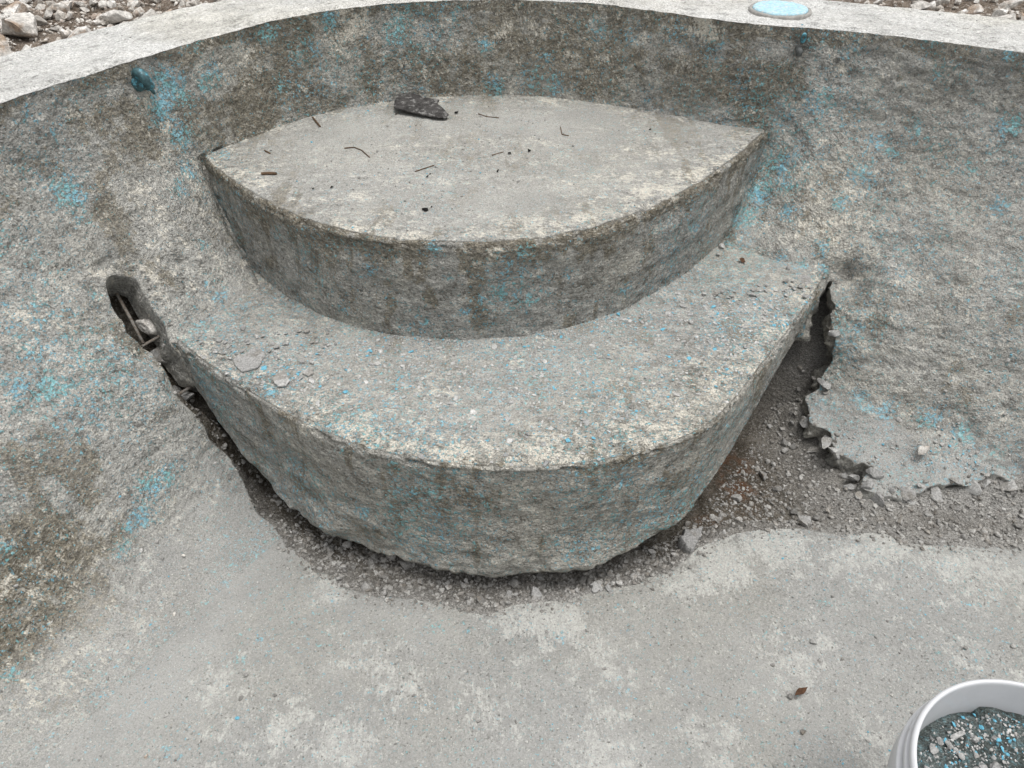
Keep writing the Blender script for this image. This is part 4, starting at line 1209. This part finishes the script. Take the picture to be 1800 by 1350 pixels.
def seg_tube(name, pts, r, mat, label=None, cat=None, group=None, parent=None, sides=8, ends=True, taper=None, rough=0.0):
    pts = [Vector(p) for p in pts]
    V, F = [], []
    n = len(pts)
    for i, p in enumerate(pts):
        t = (pts[min(i + 1, n - 1)] - pts[max(i - 1, 0)]).normalized()
        a = t.cross(Vector((0, 0, 1)))
        if a.length < .1: a = t.cross(Vector((1, 0, 0)))
        a.normalize(); b_ = t.cross(a)
        rr = r * (taper[i] if taper else 1)
        for s in range(sides):
            an = 2 * math.pi * s / sides
            q = p + (a * math.cos(an) + b_ * math.sin(an)) * rr * (1 + rough * random.uniform(-1, 1))
            V.append(q[:])
    for i in range(n - 1):
        for s in range(sides):
            s2 = (s + 1) % sides
            F.append((i * sides + s, i * sides + s2, (i + 1) * sides + s2, (i + 1) * sides + s))
    me = bpy.data.meshes.new(name)
    fl = [f for f in F]
    if ends:
        fl.append(tuple(range(sides))[::-1]); fl.append(tuple((n - 1) * sides + s for s in range(sides)))
    me.from_pydata(V, [], fl)
    me.materials.append(mat)
    for p in me.polygons: p.use_smooth = sides > 6
    return link(bpy.data.objects.new(name, me), label, cat, group, parent=parent)

# --- twigs, leaves, charcoal
def on_up(x, y, dz=.0015):
    h = up_bvh.ray_cast(Vector((x, y, 0)), DOWN)[0]
    return (x, y, (h[2] if h else -.28) + dz)
TW = [
 ([(-.604, 2.302), (-.585, 2.265), (-.568, 2.231)], .0028, 'short dark twig at the left back of the upper step near the wall'),
 ([(-.471, 2.078), (-.445, 2.085), (-.419, 2.060), (-.391, 2.017)], .0017, 'thin curved brown twig in the middle left of the upper step'),
 ([(-.660, 1.905), (-.640, 1.907), (-.620, 1.905)], .0036, 'stubby brown stick near the left front of the upper step'),
 ([(-.691, 2.063), (-.671, 2.043)], .002, 'tiny dark twig at the left end of the upper step'),
 ([(.143, 2.227), (.145, 2.171), (.164, 2.159)], .0014, 'hooked hair thin twig in the right middle of the upper step'),
 ([(-.105, 2.339), (-.078, 2.316), (-.04, 2.305)], .0014, 'thin pine needle right of the dark bark slab'),
 ([(-.257, 1.926), (-.21, 1.965)], .0014, 'thin straight needle beside the crumbs in the front middle of the upper step'),
 ([(-.055, 2.03), (-.024, 2.051)], .0014, 'tiny needle beside the charcoal bit in the centre of the upper step'),
]
for P_, r0, lab in TW:
    P3 = [on_up(*p, dz=r0) for p in P_]
    seg_tube('twig', P3, r0, M_twig, lab, 'twig', sides=6, rough=.2)

CH = [(-.173, 2.339, .009, 'black charcoal crumb just right of the dark bark slab'),
      (-.211, 1.704, .0075, 'black charcoal crumb near the front edge of the upper step, left of centre'),
      (-.197, 1.722, .004, 'tiny charcoal crumb touching the one near the upper step front edge'),
      (-.508, 1.822, .005, 'grey black crumb at the left front of the upper step'),
      (-.462, 1.831, .006, 'black crumb right of the grey black crumb at the left front of the upper step'),
      (-.005, 2.039, .007, 'black charcoal crumb in the centre of the upper step'),
      (.048, 2.055, .006, 'black charcoal crumb a little right of the centre one on the upper step'),
      (-.038, 1.926, .006, 'black charcoal crumb in front of the centre one on the upper step'),
      (-.221, 1.891, .007, 'cluster crumb of charcoal at the front middle of the upper step'),
      (-.216, 1.91, .004, 'small charcoal crumb behind the cluster crumb on the upper step'),
      (-.355, 2.335, .004, 'small charcoal crumb at the left end of the dark bark slab'),
      (.406, 2.209, .004, 'dark crumb near the right back of the upper step'),]
for i, (x, y, s, lab) in enumerate(CH):
    o = place_rock('charcoal_bit', rock_mesh('charcoal_bit', i % 5, 3, M_char, 11, .45, .6), x, y, s * .95, (up_bvh,), sink=.1)
    link(o, lab, 'charcoal', 'charcoal crumbs on the upper step')

def leaf(x, y, z, L, W, rot, label, curl=.5):
    V, F = [], []
    n = 9
    for i in range(n):
        t = i / (n - 1)
        w = W * math.sin(math.pi * min(1, t * 1.02 + .02)) ** .8 * (1 - .3 * t)
        for j in (-1, -.5, 0, .5, 1):
            V.append(((t - .5) * L, j * w, abs(j) ** 1.5 * w * curl + .003 * math.sin(t * 7) + .004 * t))
    for i in range(n - 1):
        for j in range(4):
            a = i * 5 + j
            F.append((a, a + 1, a + 6, a + 5))
    me = bpy.data.meshes.new('dead_leaf'); me.from_pydata(V, [], F); me.materials.append(M_leaf)
    o = bpy.data.objects.new('dead_leaf', me)
    o.location = (x, y, z); o.rotation_euler = (.1, .05, rot)
    sm = o.modifiers.new('t', 'SOLIDIFY'); sm.thickness = .0006
    return link(o, label, 'leaf')
leaf(.612, .827, -.944, .034, .008, .5, 'small curled brown leaf lying on the pale floor near the bucket')
leaf(.665, 1.925, -.553, .030, .008, -1.2, 'brown leaf tip stuck among flakes at the right end of the lower step', .3)
h = drop(.590, .822, floor_bvh)
link(place_rock('pebble', rock_mesh('pebble_dark', 0, 3, M_gravel, 6, .04, .6, True), .588, .820, .0075, (floor_bvh,), sink=.1),
     'dark pebble touching the curled brown leaf on the floor', 'pebble')

PEB = [(-.776, 1.014, .0055, 1, 'white pebble on the floor lower left of the trench'), (-.574, .865, .0055, 0, 'dark round pebble alone on the left floor'),
       (.675, .947, .0075, 0, 'dark chip on the floor above the curled brown leaf'), (.726, .906, .004, 0, 'small dark pebble right above the curled leaf'),
       (.57, .891, .005, 0, 'dark pebble on the floor up left from the curled leaf'), (.594, .743, .007, 0, 'oval grey pebble on the floor below the curled leaf'),
       (.583, .692, .005, 0, 'small grey pebble at the bottom edge left of the bucket'), (-.851, 1.169, .005, 0, 'grey crumb left of the trench on the dusty cove'),
       (.756, 1.064, .005, 0, 'grey pebble between the pale floor patches right of centre'), (1.011, .935, .006, 0, 'pebble on the floor above the bucket rim'),
       (1.118, .935, .006, 0, 'pebble at the right edge above the bucket rim'), (-.728, .694, .005, 1, 'white chip near the bottom left of the floor'),
       (-.877, 1.14, .0065, 0, 'blue grey pebble in the crumb row on the left cove'), (-.796, 1.159, .005, 1, 'tiny white pebble beside the crumb row on the left floor')]
for i, (x, y, s, w, lab) in enumerate(PEB):
    m = rock_mesh('pebble_pale' if w else 'pebble_dark', i % 3, 3, M_lime if w else M_gravel, 6, .04, .65, True)
    link(place_rock('pebble', m, x, y, s, (floor_bvh, wall_bvh), sink=.15), lab, 'pebble')
LST = [(.783, 1.884, .0095, 'white angular stone at the right end of the lower step'), (.464, 1.625, .0075, 'cream pebble in the right middle of the lower step'),
       (-.144, 1.491, .005, 'dark thin crumb just in front of the upper riser, left of centre'), (.271, 1.30, .0075, 'pale pebble near the lower step front edge, right of centre'),
       (-.176, 1.60, .008, 'pale chip against the foot of the upper riser'), (-.736, 1.547, .009, 'brownish pebble heaped at the left tip of the lower step'),
       (-.441, 1.535, .006, 'grey pebble in the left middle of the lower step'), (-.685, 1.595, .010, 'dusty stone in the rubble at the left end of the lower step'),
       (-.55, 1.74, .010, 'dusty stone in the left corner where upper riser and wall meet'), (.62, 2.0, .010, 'grey stone in the right corner where upper riser and wall meet'),
       (.60, 1.96, .008, 'small grey stone in front of the one in the right corner')]
for i, (x, y, s, lab) in enumerate(LST):
    link(place_rock('stone', rock_mesh('stone', i % 4, 2, M_frag, 8, .05, .7), x, y, s, (low_bvh, wall_bvh), sink=.2), lab, 'stone')
# larger flakes heaped at both ends of the tread
r_ = np.random.default_rng(77)
k = 0
while k < 110:
    if r_.random() < .55: x, y = r_.uniform(.5, .86), r_.uniform(1.72, 2.04)
    else: x, y = r_.uniform(-.82, -.45), r_.uniform(1.45, 1.84)
    if poly_sd(np.array([[x, y]]), LO_F)[0] > -.01 or poly_sd(np.array([[x, y]]), UP_F + UP_B)[0] < .006: continue
    s = float(np.clip(r_.lognormal(math.log(.0052), .35), .003, .011))
    o = place_rock('plaster_flake', rock_mesh('plaster_flake', k % 10, 2, M_frag, 8, .05, .35), x, y, s, (low_bvh, wall_bvh), sink=.0, tilt=.25)
    sd_ = 'left' if x < 0 else 'right'
    link(o, 'thin grey plaster flake in the debris at the %s end of the lower step' % sd_, 'flake', 'plaster flakes at the %s end of the lower step' % sd_)
    k += 1

# --- broken mesh reinforcement and rocks inside the slots
RB = [([(-1.008, 1.648, -.482), (-.97, 1.603, -.533), (-.936, 1.56, -.574)], .0042, 'long bare rebar rod along the left rim of the upper left hole'),
      ([(-.938, 1.553, -.578), (-.916, 1.61, -.588), (-.905, 1.665, -.60)], .0036, 'cross rod in front of the pale boulder in the upper left hole'),
      ([(-.868, 1.492, -.695), (-.855, 1.55, -.715), (-.845, 1.60, -.735)], .0042, 'short rod bridging the left slot beside the lower step'),
      ([(-.822, 1.508, -.765), (-.795, 1.475, -.83), (-.785, 1.462, -.85)], .0036, 'thin rod along the rim of the left slot below the bridging rod'),
      ([(-.795, 1.462, -.832), (-.775, 1.50, -.85), (-.762, 1.545, -.87)], .0040, 'lowest rod crossing the left slot')]
for P_, r0, lab in RB:
    seg_tube('rebar_rod', P_, r0, M_rebar, lab, 'rebar', sides=8, rough=.12)
HR = [(-.950, 1.628, -.575, .040, (1.0, .8, .8), 'pale rounded boulder wedged in the upper left hole'),
      (-.955, 1.735, -.575, .050, (.7, .9, .9), 'dark rock behind the boulder in the upper left hole'),
      (-.918, 1.600, -.650, .040, (1.1, .7, .6), 'flat grey rock under the boulder in the upper left hole'),
      (-1.03, 1.70, -.50, .055, (1.0, .7, .7), 'dark rock at the top of the upper left hole'),
      (-.865, 1.545, -.735, .030, (1.1, .8, .6), 'grey broken lump in the slot just below the upper left hole'),
      (-.80, 1.475, -.845, .026, (1.1, .8, .6), 'dusty lump in the middle of the left slot'),
      (-.585, 1.275, -.985, .030, (1.1, .8, .6), 'grey stone half buried where the left slot meets the trench'),
      (-.545, 1.245, -.99, .020, (1, .9, .7), 'small grey stone beside the half buried one at the left of the trench'),
      (.905, 1.585, -.945, .030, (1.0, .8, .7), 'rounded lump of broken concrete at the corner of the right hole'),
      (.955, 1.475, -.975, .026, (1.2, .8, .6), 'broken concrete lump in the notch under the dusty right ledge'),
      (.935, 1.44, -.985, .016, (1.2, .8, .7), 'small broken lump in front of the notch under the right ledge'),
      (1.075, 1.375, -.968, .016, (1.2, .8, .6), 'angular lump at the foot of the right ledge in the gravel strip'),
      (1.29, 1.395, -.965, .019, (1.2, .8, .6), 'angular lump at the far right of the gravel strip')]
for i, (x, y, z, s, sc3, lab) in enumerate(HR):
    o = place_rock('rock', rock_mesh('rock' if i else 'pale_rock', i % 5, 4, M_frag if i else M_lime, 16, .14, 1.0, False), x, y, s, (), z=z - s * .3, scale=sc3, tilt=.5)
    link(o, lab, 'rock')

# --- lumps of broken concrete crumbling off the foot of the right wall
LG = [(.865, 1.665, .024), (.895, 1.615, .020), (.915, 1.545, .024), (.945, 1.500, .018), (.985, 1.455, .022), (.965, 1.425, .020), (.985, 1.392, .026),
      (1.02, 1.405, .016), (1.06, 1.398, .022), (1.10, 1.410, .015), (1.14, 1.400, .024), (1.19, 1.412, .017), (1.235, 1.405, .026), (1.28, 1.420, .018),
      (1.33, 1.402, .024), (1.38, 1.415, .020), (.925, 1.78, .020), (.912, 1.72, .022)]
for i, (x, y, s) in enumerate(LG):
    o = place_rock('ledge_lump', rock_mesh('ledge_lump', i % 6, 3, M_frag, 13, .08, .9), x, y - .006, s, (wall_bvh, floor_bvh, soil_bvh), sink=.85,
                   scale=(1.35, .9, .75), tilt=.45)
    link(o, 'lump of broken grey concrete along the crumbled foot of the right wall', 'concrete lump', 'broken lumps along the foot of the right wall')

# --- rubble beyond the coping
BIG = [(-1.345, 2.235, .085, (1, .8, .75), 'big pale boulder, largest in the rubble at the upper left corner'),
       (-1.37, 2.10, .060, (1.2, .8, .7), 'pale grey boulder at the left edge of the rubble'),
       (-1.05, 2.38, .050, (1.1, .8, .7), 'white angular block in the middle of the left rubble'),
       (-.965, 2.35, .048, (1.2, .8, .6), 'brown grey block right of the white angular block'),
       (-1.18, 2.235, .040, (1.1, .8, .8), 'grey wedge shaped rock right of the big pale boulder'),
       (-1.265, 2.095, .045, (1.2, .7, .7), 'flat topped white block in front of the big pale boulder'),
       (-1.085, 2.125, .024, (1, 1, .8), 'pinkish white cobble near the coping in the left rubble'),
       (-1.005, 2.125, .024, (1.3, .8, .6), 'small flat stone touching the coping right end of the left rubble'),
       (-1.135, 2.055, .024, (1.1, .9, .7), 'white and brown chip by the coping in the left rubble'),
       (-1.205, 2.00, .024, (1.2, .9, .7), 'bright white cobble beside the dark soil by the coping'),
       (-1.27, 1.975, .030, (1.1, .9, .8), 'brownish cobble low at the left edge of the rubble'),
       (-1.26, 1.905, .026, (1.1, .9, .7), 'lowest cobble of the left rubble beside the coping'),
       (-.885, 2.41, .050, (1.5, .7, .6), 'long white slab at the right end of the left rubble'),
       (-1.02, 2.235, .022, (1.4, .9, .7), 'thin stone below the white angular block'),
       (1.26, 2.42, .040, (1.2, .8, .7), 'pale block in the middle of the right rubble strip'),
       (1.335, 2.385, .034, (1.0, .7, .9), 'grey brown upright stone in the right rubble strip'),
       (1.45, 2.40, .036, (1.2, .8, .7), 'white stone near the right edge of the right rubble strip'),
       (1.17, 2.45, .036, (1.3, .8, .6), 'brown stone left of the pale block in the right rubble strip')]
for i, (x, y, s, sc3, lab) in enumerate(BIG):
    o = place_rock('rubble_rock', rock_mesh('rubble_rock', i % 9, 4, M_lime, 12, .07, .9, False), x, y, s, (gnd_bvh,), sink=.15, scale=sc3, tilt=.35)
    link(o, lab, 'rock')
# smaller rubble, in view, each its own object
E_near = E[(E[:, 1] > 1.0)][::8]
def outer_d(x, y):
    return float(np.min(np.hypot(E_near[:, 0] - x, E_near[:, 1] - y)))
r_ = np.random.default_rng(31)
k = 0; placed = [(b[0], b[1], b[2]) for b in BIG]
edge_w = lambda q: 1.0 * (poly_sd(q, EDGE) > .30)
cand = arc_pts(2400, -1.65, -.75, 1.85, 2.75, edge_w) + arc_pts(1200, .85, 1.75, 2.25, 2.75, edge_w)
random.shuffle(cand)
for x, y in cand:
    if k >= 190: break
    od = outer_d(x, y)
    s = float(np.clip(r_.lognormal(math.log(.018), .45), .008, .045))
    if od < .30 + s * .9: continue
    if any((x - a) ** 2 + (y - b_) ** 2 < ((s + c_) * .72) ** 2 for a, b_, c_ in placed): continue
    placed.append((x, y, s))
    left_ = x < 0
    o = place_rock('rubble_stone', rock_mesh('rubble_stone', k % 12, 3, M_lime, 10, .06, .85), x, y, s, (gnd_bvh,), sink=.15, scale=(1.1, .9, .8), tilt=.5)
    link(o, 'small limestone stone in the rubble beyond the coping at the upper left' if left_ else
         'small limestone stone in the rubble strip beyond the coping at the upper right', 'stone',
         'rubble stones at the upper left' if left_ else 'rubble stones at the upper right')
    k += 1
def out_w(q):
    d = np.min(np.hypot(q[:, 0][:, None] - E_near[None, :, 0], q[:, 1][:, None] - E_near[None, :, 1]), axis=1)
    return (d > .298) * (poly_sd(q, EDGE) > 0) * 1.0
op = arc_pts(2500, -1.9, -.6, 1.6, 2.9, out_w) + arc_pts(1700, -.6, 2.2, 2.0, 3.1, out_w)
os_ = np.clip(r_.lognormal(math.log(.0065), .55, 4200), .0025, .02)
link(stuff_rocks('rubble_gravel', op, os_, (gnd_bvh,), M_lime_s, 1, (.6, 1.0), seed=15), kind='stuff')
# a few crumbs on the coping
cp = []
for _ in range(140):
    i = r_.integers(ES); p = E[i] - nrm[i] * r_.uniform(.02, .28)
    if p[1] > 1.4: cp.append((float(p[0]), float(p[1])))
cop_bvh = local_bvh(bpy.data.objects['coping'], -1.6, 2.0, 1.2, 3.0)
link(stuff_rocks('coping_crumbs', cp, r_.uniform(.0012, .0035, len(cp)), (cop_bvh,), M_crumb_s, 1, (.4, .9), seed=16), kind='stuff')

# --- skimmer lid on the coping
def lathe(name, prof, mat, n=72, parent=None, jitter_=0.0, smooth=True, close=False):
    P = np.zeros((len(prof), n, 3))
    a = np.linspace(0, 2 * np.pi, n, endpoint=False)
    for i, (r, z) in enumerate(prof):
        P[i, :, 0] = r * np.cos(a); P[i, :, 1] = r * np.sin(a); P[i, :, 2] = z
    V = P.reshape(-1, 3)
    if jitter_: V = V + np.stack([fbm(V, 30, 2, q) for q in (1, 2, 3)], 1) * jitter_
    me = mesh_np(name, V, grid_faces(len(prof), n)[:, ::-1], mat, smooth)
    o = bpy.data.objects.new(name, me)
    sc.collection.objects.link(o)
    if parent: o.parent = parent
    return o
lid_root = bpy.data.objects.new('skimmer_lid', None)
lid_root.location = (.767, 2.372, .004)
link(lid_root, 'round pale blue painted lid set on the white coping', 'lid')
lathe('lid_disc', [(.0005, .0115), (.02, .0118), (.05, .0112), (.068, .0112), (.0745, .0105), (.077, .008), (.077, .002)], M_lid, 90, lid_root, .0012)
lathe('lid_ring', [(.0775, .002), (.0775, .0065), (.080, .0078), (.0855, .0068), (.088, .003), (.088, -.006)], M_lidring, 90, lid_root, .0012)

# --- anchors under the lip
def anchor(name, label, loc, rot, s, two=False):
    root = bpy.data.objects.new(name, None)
    root.location = loc; root.rotation_euler = (0, 0, rot)
    link(root, label, 'anchor')
    return root
# left: a thick curled eye hook; local +Y points into the pool
a0 = anchor('eye_anchor', 'curled teal painted eye anchor fixed under the lip of the left wall', (-.925, 1.937, -.050), math.radians(-122), 1)
pp = []
for i in range(17):
    t = math.radians(205 - i * 15.5)
    pp.append((0.004 * math.sin(t), .018 + .019 * math.cos(math.pi - t) * 1.0, .004 + .024 * math.sin(t)))
tp = [1.0 - .25 * (i / 16) ** 2 for i in range(17)]
seg_tube('hook', pp, .0125, M_hook, parent=a0, sides=14, taper=tp, rough=.05)
seg_tube('base_plate', [(0, -.006, .0), (0, .004, .0), (0, .008, .0)], .021, M_hook, parent=a0, sides=12, taper=[1, 1, .7], rough=.12)
seg_tube('lip', [(-.012, .004, -.012), (-.020, .014, -.022), (-.026, .012, -.034)], .006, M_hook, parent=a0, sides=8, taper=[1, 1, .5], rough=.2)
# right: small eye above a grey stub
a1 = anchor('eye_anchor', 'small teal eye over a dark grey stub under the lip of the right wall', (.793, 2.212, -.022), math.radians(176), 1)
ring = [(.005 * math.cos(t), .008 + .003 * math.sin(t), .012 * math.sin(t)) for t in np.linspace(0, 2 * math.pi, 15)]
seg_tube('eye', ring, .0034, M_hook, parent=a1, sides=8, ends=False)
seg_tube('stub', [(.004, -.006, -.030), (.004, .014, -.034), (.005, .018, -.044)], .0095, M_hook2, parent=a1, sides=12, taper=[1, 1, .75], rough=.08)

# --- bucket
BX, BY, BZ = .752, .447, -.950
bk = bpy.data.objects.new('bucket', None); bk.location = (BX, BY, BZ)
link(bk, 'white plastic bucket with ribbed collar, filled with grey debris and blue paint chips', 'bucket')
Hh = .42; Rr = .180
lathe('bucket_body', [(.001, .002), (.150, .002), (.155, .006), (.157, .02), (Rr - .005, Hh - .092), (Rr - .0045, Hh - .03)], M_plastic, 128, bk)
lathe('inner_wall', [(Rr - .0065, Hh - .008), (Rr - .0080, Hh - .03), (Rr - .0125, Hh - .10), (.152, .02), (.001, .012)], M_plastic, 128, bk)
lathe('collar', [(Rr - .0105, Hh - .100), (Rr + .006, Hh - .098), (Rr + .0085, Hh - .094), (Rr + .009, Hh - .050), (Rr + .0085, Hh - .046),
                 (Rr + .002, Hh - .0445), (Rr - .004, Hh - .044), (Rr - .0045, Hh - .034)], M_plastic, 128, bk)
lathe('upper_rib', [(Rr - .004, Hh - .034), (Rr + .003, Hh - .033), (Rr + .0045, Hh - .031), (Rr + .0045, Hh - .024), (Rr + .003, Hh - .022), (Rr - .004, Hh - .021)], M_plastic, 128, bk)
lathe('rim', [(Rr - .004, Hh - .021), (Rr - .0035, Hh - .016), (Rr + .001, Hh - .014), (Rr + .0025, Hh - .009), (Rr + .001, Hh - .003), (Rr - .003, Hh),
              (Rr - .0050, Hh - .0005), (Rr - .0064, Hh - .004), (Rr - .0066, Hh - .010)], M_plastic, 128, bk)
# handle lug on the side towards the floor in view
la = math.radians(176)
def lug():
    bm = bmesh.new()
    n = 14
    prof = []
    for i in range(n):
        a = la + (i / (n - 1) - .5) * .30
        for (r, z) in ((Rr + .008, Hh - .094), (Rr + .0175, Hh - .090), (Rr + .0185, Hh - .050), (Rr + .015, Hh - .036), (Rr + .003, Hh - .034)):
            k_ = min(1, min(i, n - 1 - i) / 2.0)
            rr = (Rr + .004) + (r - (Rr + .004)) * k_
            prof.append(bm.verts.new((rr * math.cos(a), rr * math.sin(a), z)))
    for i in range(n - 1):
        for j in range(4):
            a_ = i * 5 + j
            bm.faces.new((prof[a_], prof[a_ + 5], prof[a_ + 6], prof[a_ + 1]))
    me = bpy.data.meshes.new('handle_lug'); bm.to_mesh(me); bm.free()
    for p in me.polygons: p.use_smooth = True
    me.materials.append(M_plastic)
    return link(bpy.data.objects.new('handle_lug', me), parent=bk)
lug()
# debris filling
FZ = BZ + Hh - .075
def fill():
    n = 150; m = 96
    rows = []
    a = np.linspace(0, 2 * np.pi, n, endpoint=False)
    for r in np.linspace(.002, Rr - .0110, m):
        p = np.c_[BX + r * np.cos(a), BY + r * np.sin(a)]
        q = np.c_[p, np.zeros(n)]
        rows.append(np.c_[p, FZ + .012 * fbm(q, 9, 3, 2.) + .006 * fbm(q, 40, 3, 4.) - .02 * (r / Rr) ** 4 * (p[:, 0] < BX) + .004])
    P = np.stack(rows)
    me = mesh_np('bucket_debris', P.reshape(-1, 3), grid_faces(m, n)[:, ::-1], M_bucketdirt)
    set_attr(me, 'dust', np.zeros(n * m))
    V = P.reshape(-1, 3)
    return link(bpy.data.objects.new('bucket_debris', me), kind='stuff'), BVHTree.FromPolygons(V.tolist(), grid_faces(m, n).tolist())
_, fill_bvh = fill()
def in_b(rmax=.155):
    a, r = r_.uniform(0, 6.283), rmax * math.sqrt(r_.random())
    return (BX + r * math.cos(a), BY + r * math.sin(a))
bp = [in_b() for _ in range(2600)]
link(stuff_rocks('bucket_crumbs', bp, np.clip(r_.lognormal(math.log(.0020), .45, 2600), .001, .005), (fill_bvh,), M_flake_s, 1, (.3, .9), seed=21, top=0), kind='stuff')
M_chip = plain('blue_paint_chip', (.10, .40, .56), .7, .3, 90, .35, .001, (.30, .60, .72), (.5, .58))
for i in range(130):
    x, y = in_b(.16)
    o = place_rock('paint_chip', rock_mesh('paint_chip', i % 6, 2, M_chip, 8, .05, .28), x, y, float(r_.uniform(.0022, .0048)), (fill_bvh,), sink=-.1, tilt=.6, scale=(1.4, .8, 1))
    link(o, 'chip of blue paint on the debris inside the white bucket', 'paint chip', 'blue paint chips in the bucket')
BS = [(-.085, .115, .011), (-.075, .105, .009), (-.055, .120, .0125), (-.062, .088, .0105), (-.040, .090, .0085), (-.03, .115, .009), (-.015, .075, .0125),
      (-.1, .10, .0095), (-.052, .068, .009), (-.142, .030, .0095), (-.02, .04, .0095), (.0, .115, .007), (-.035, .07, .011), (-.12, -.02, .008), (-.045, -.05, .007)]
for i, (dx, dy, s) in enumerate(BS):
    o = place_rock('stone', rock_mesh('bucket_stone', i % 6, 3, M_frag, 11, .06, .8), BX + dx, BY + dy, s * .8, (fill_bvh,), sink=.05, scale=(1.2, .9, .8))
    link(o, 'light grey stone lying on the debris inside the white bucket', 'stone', 'stones on the debris in the bucket')
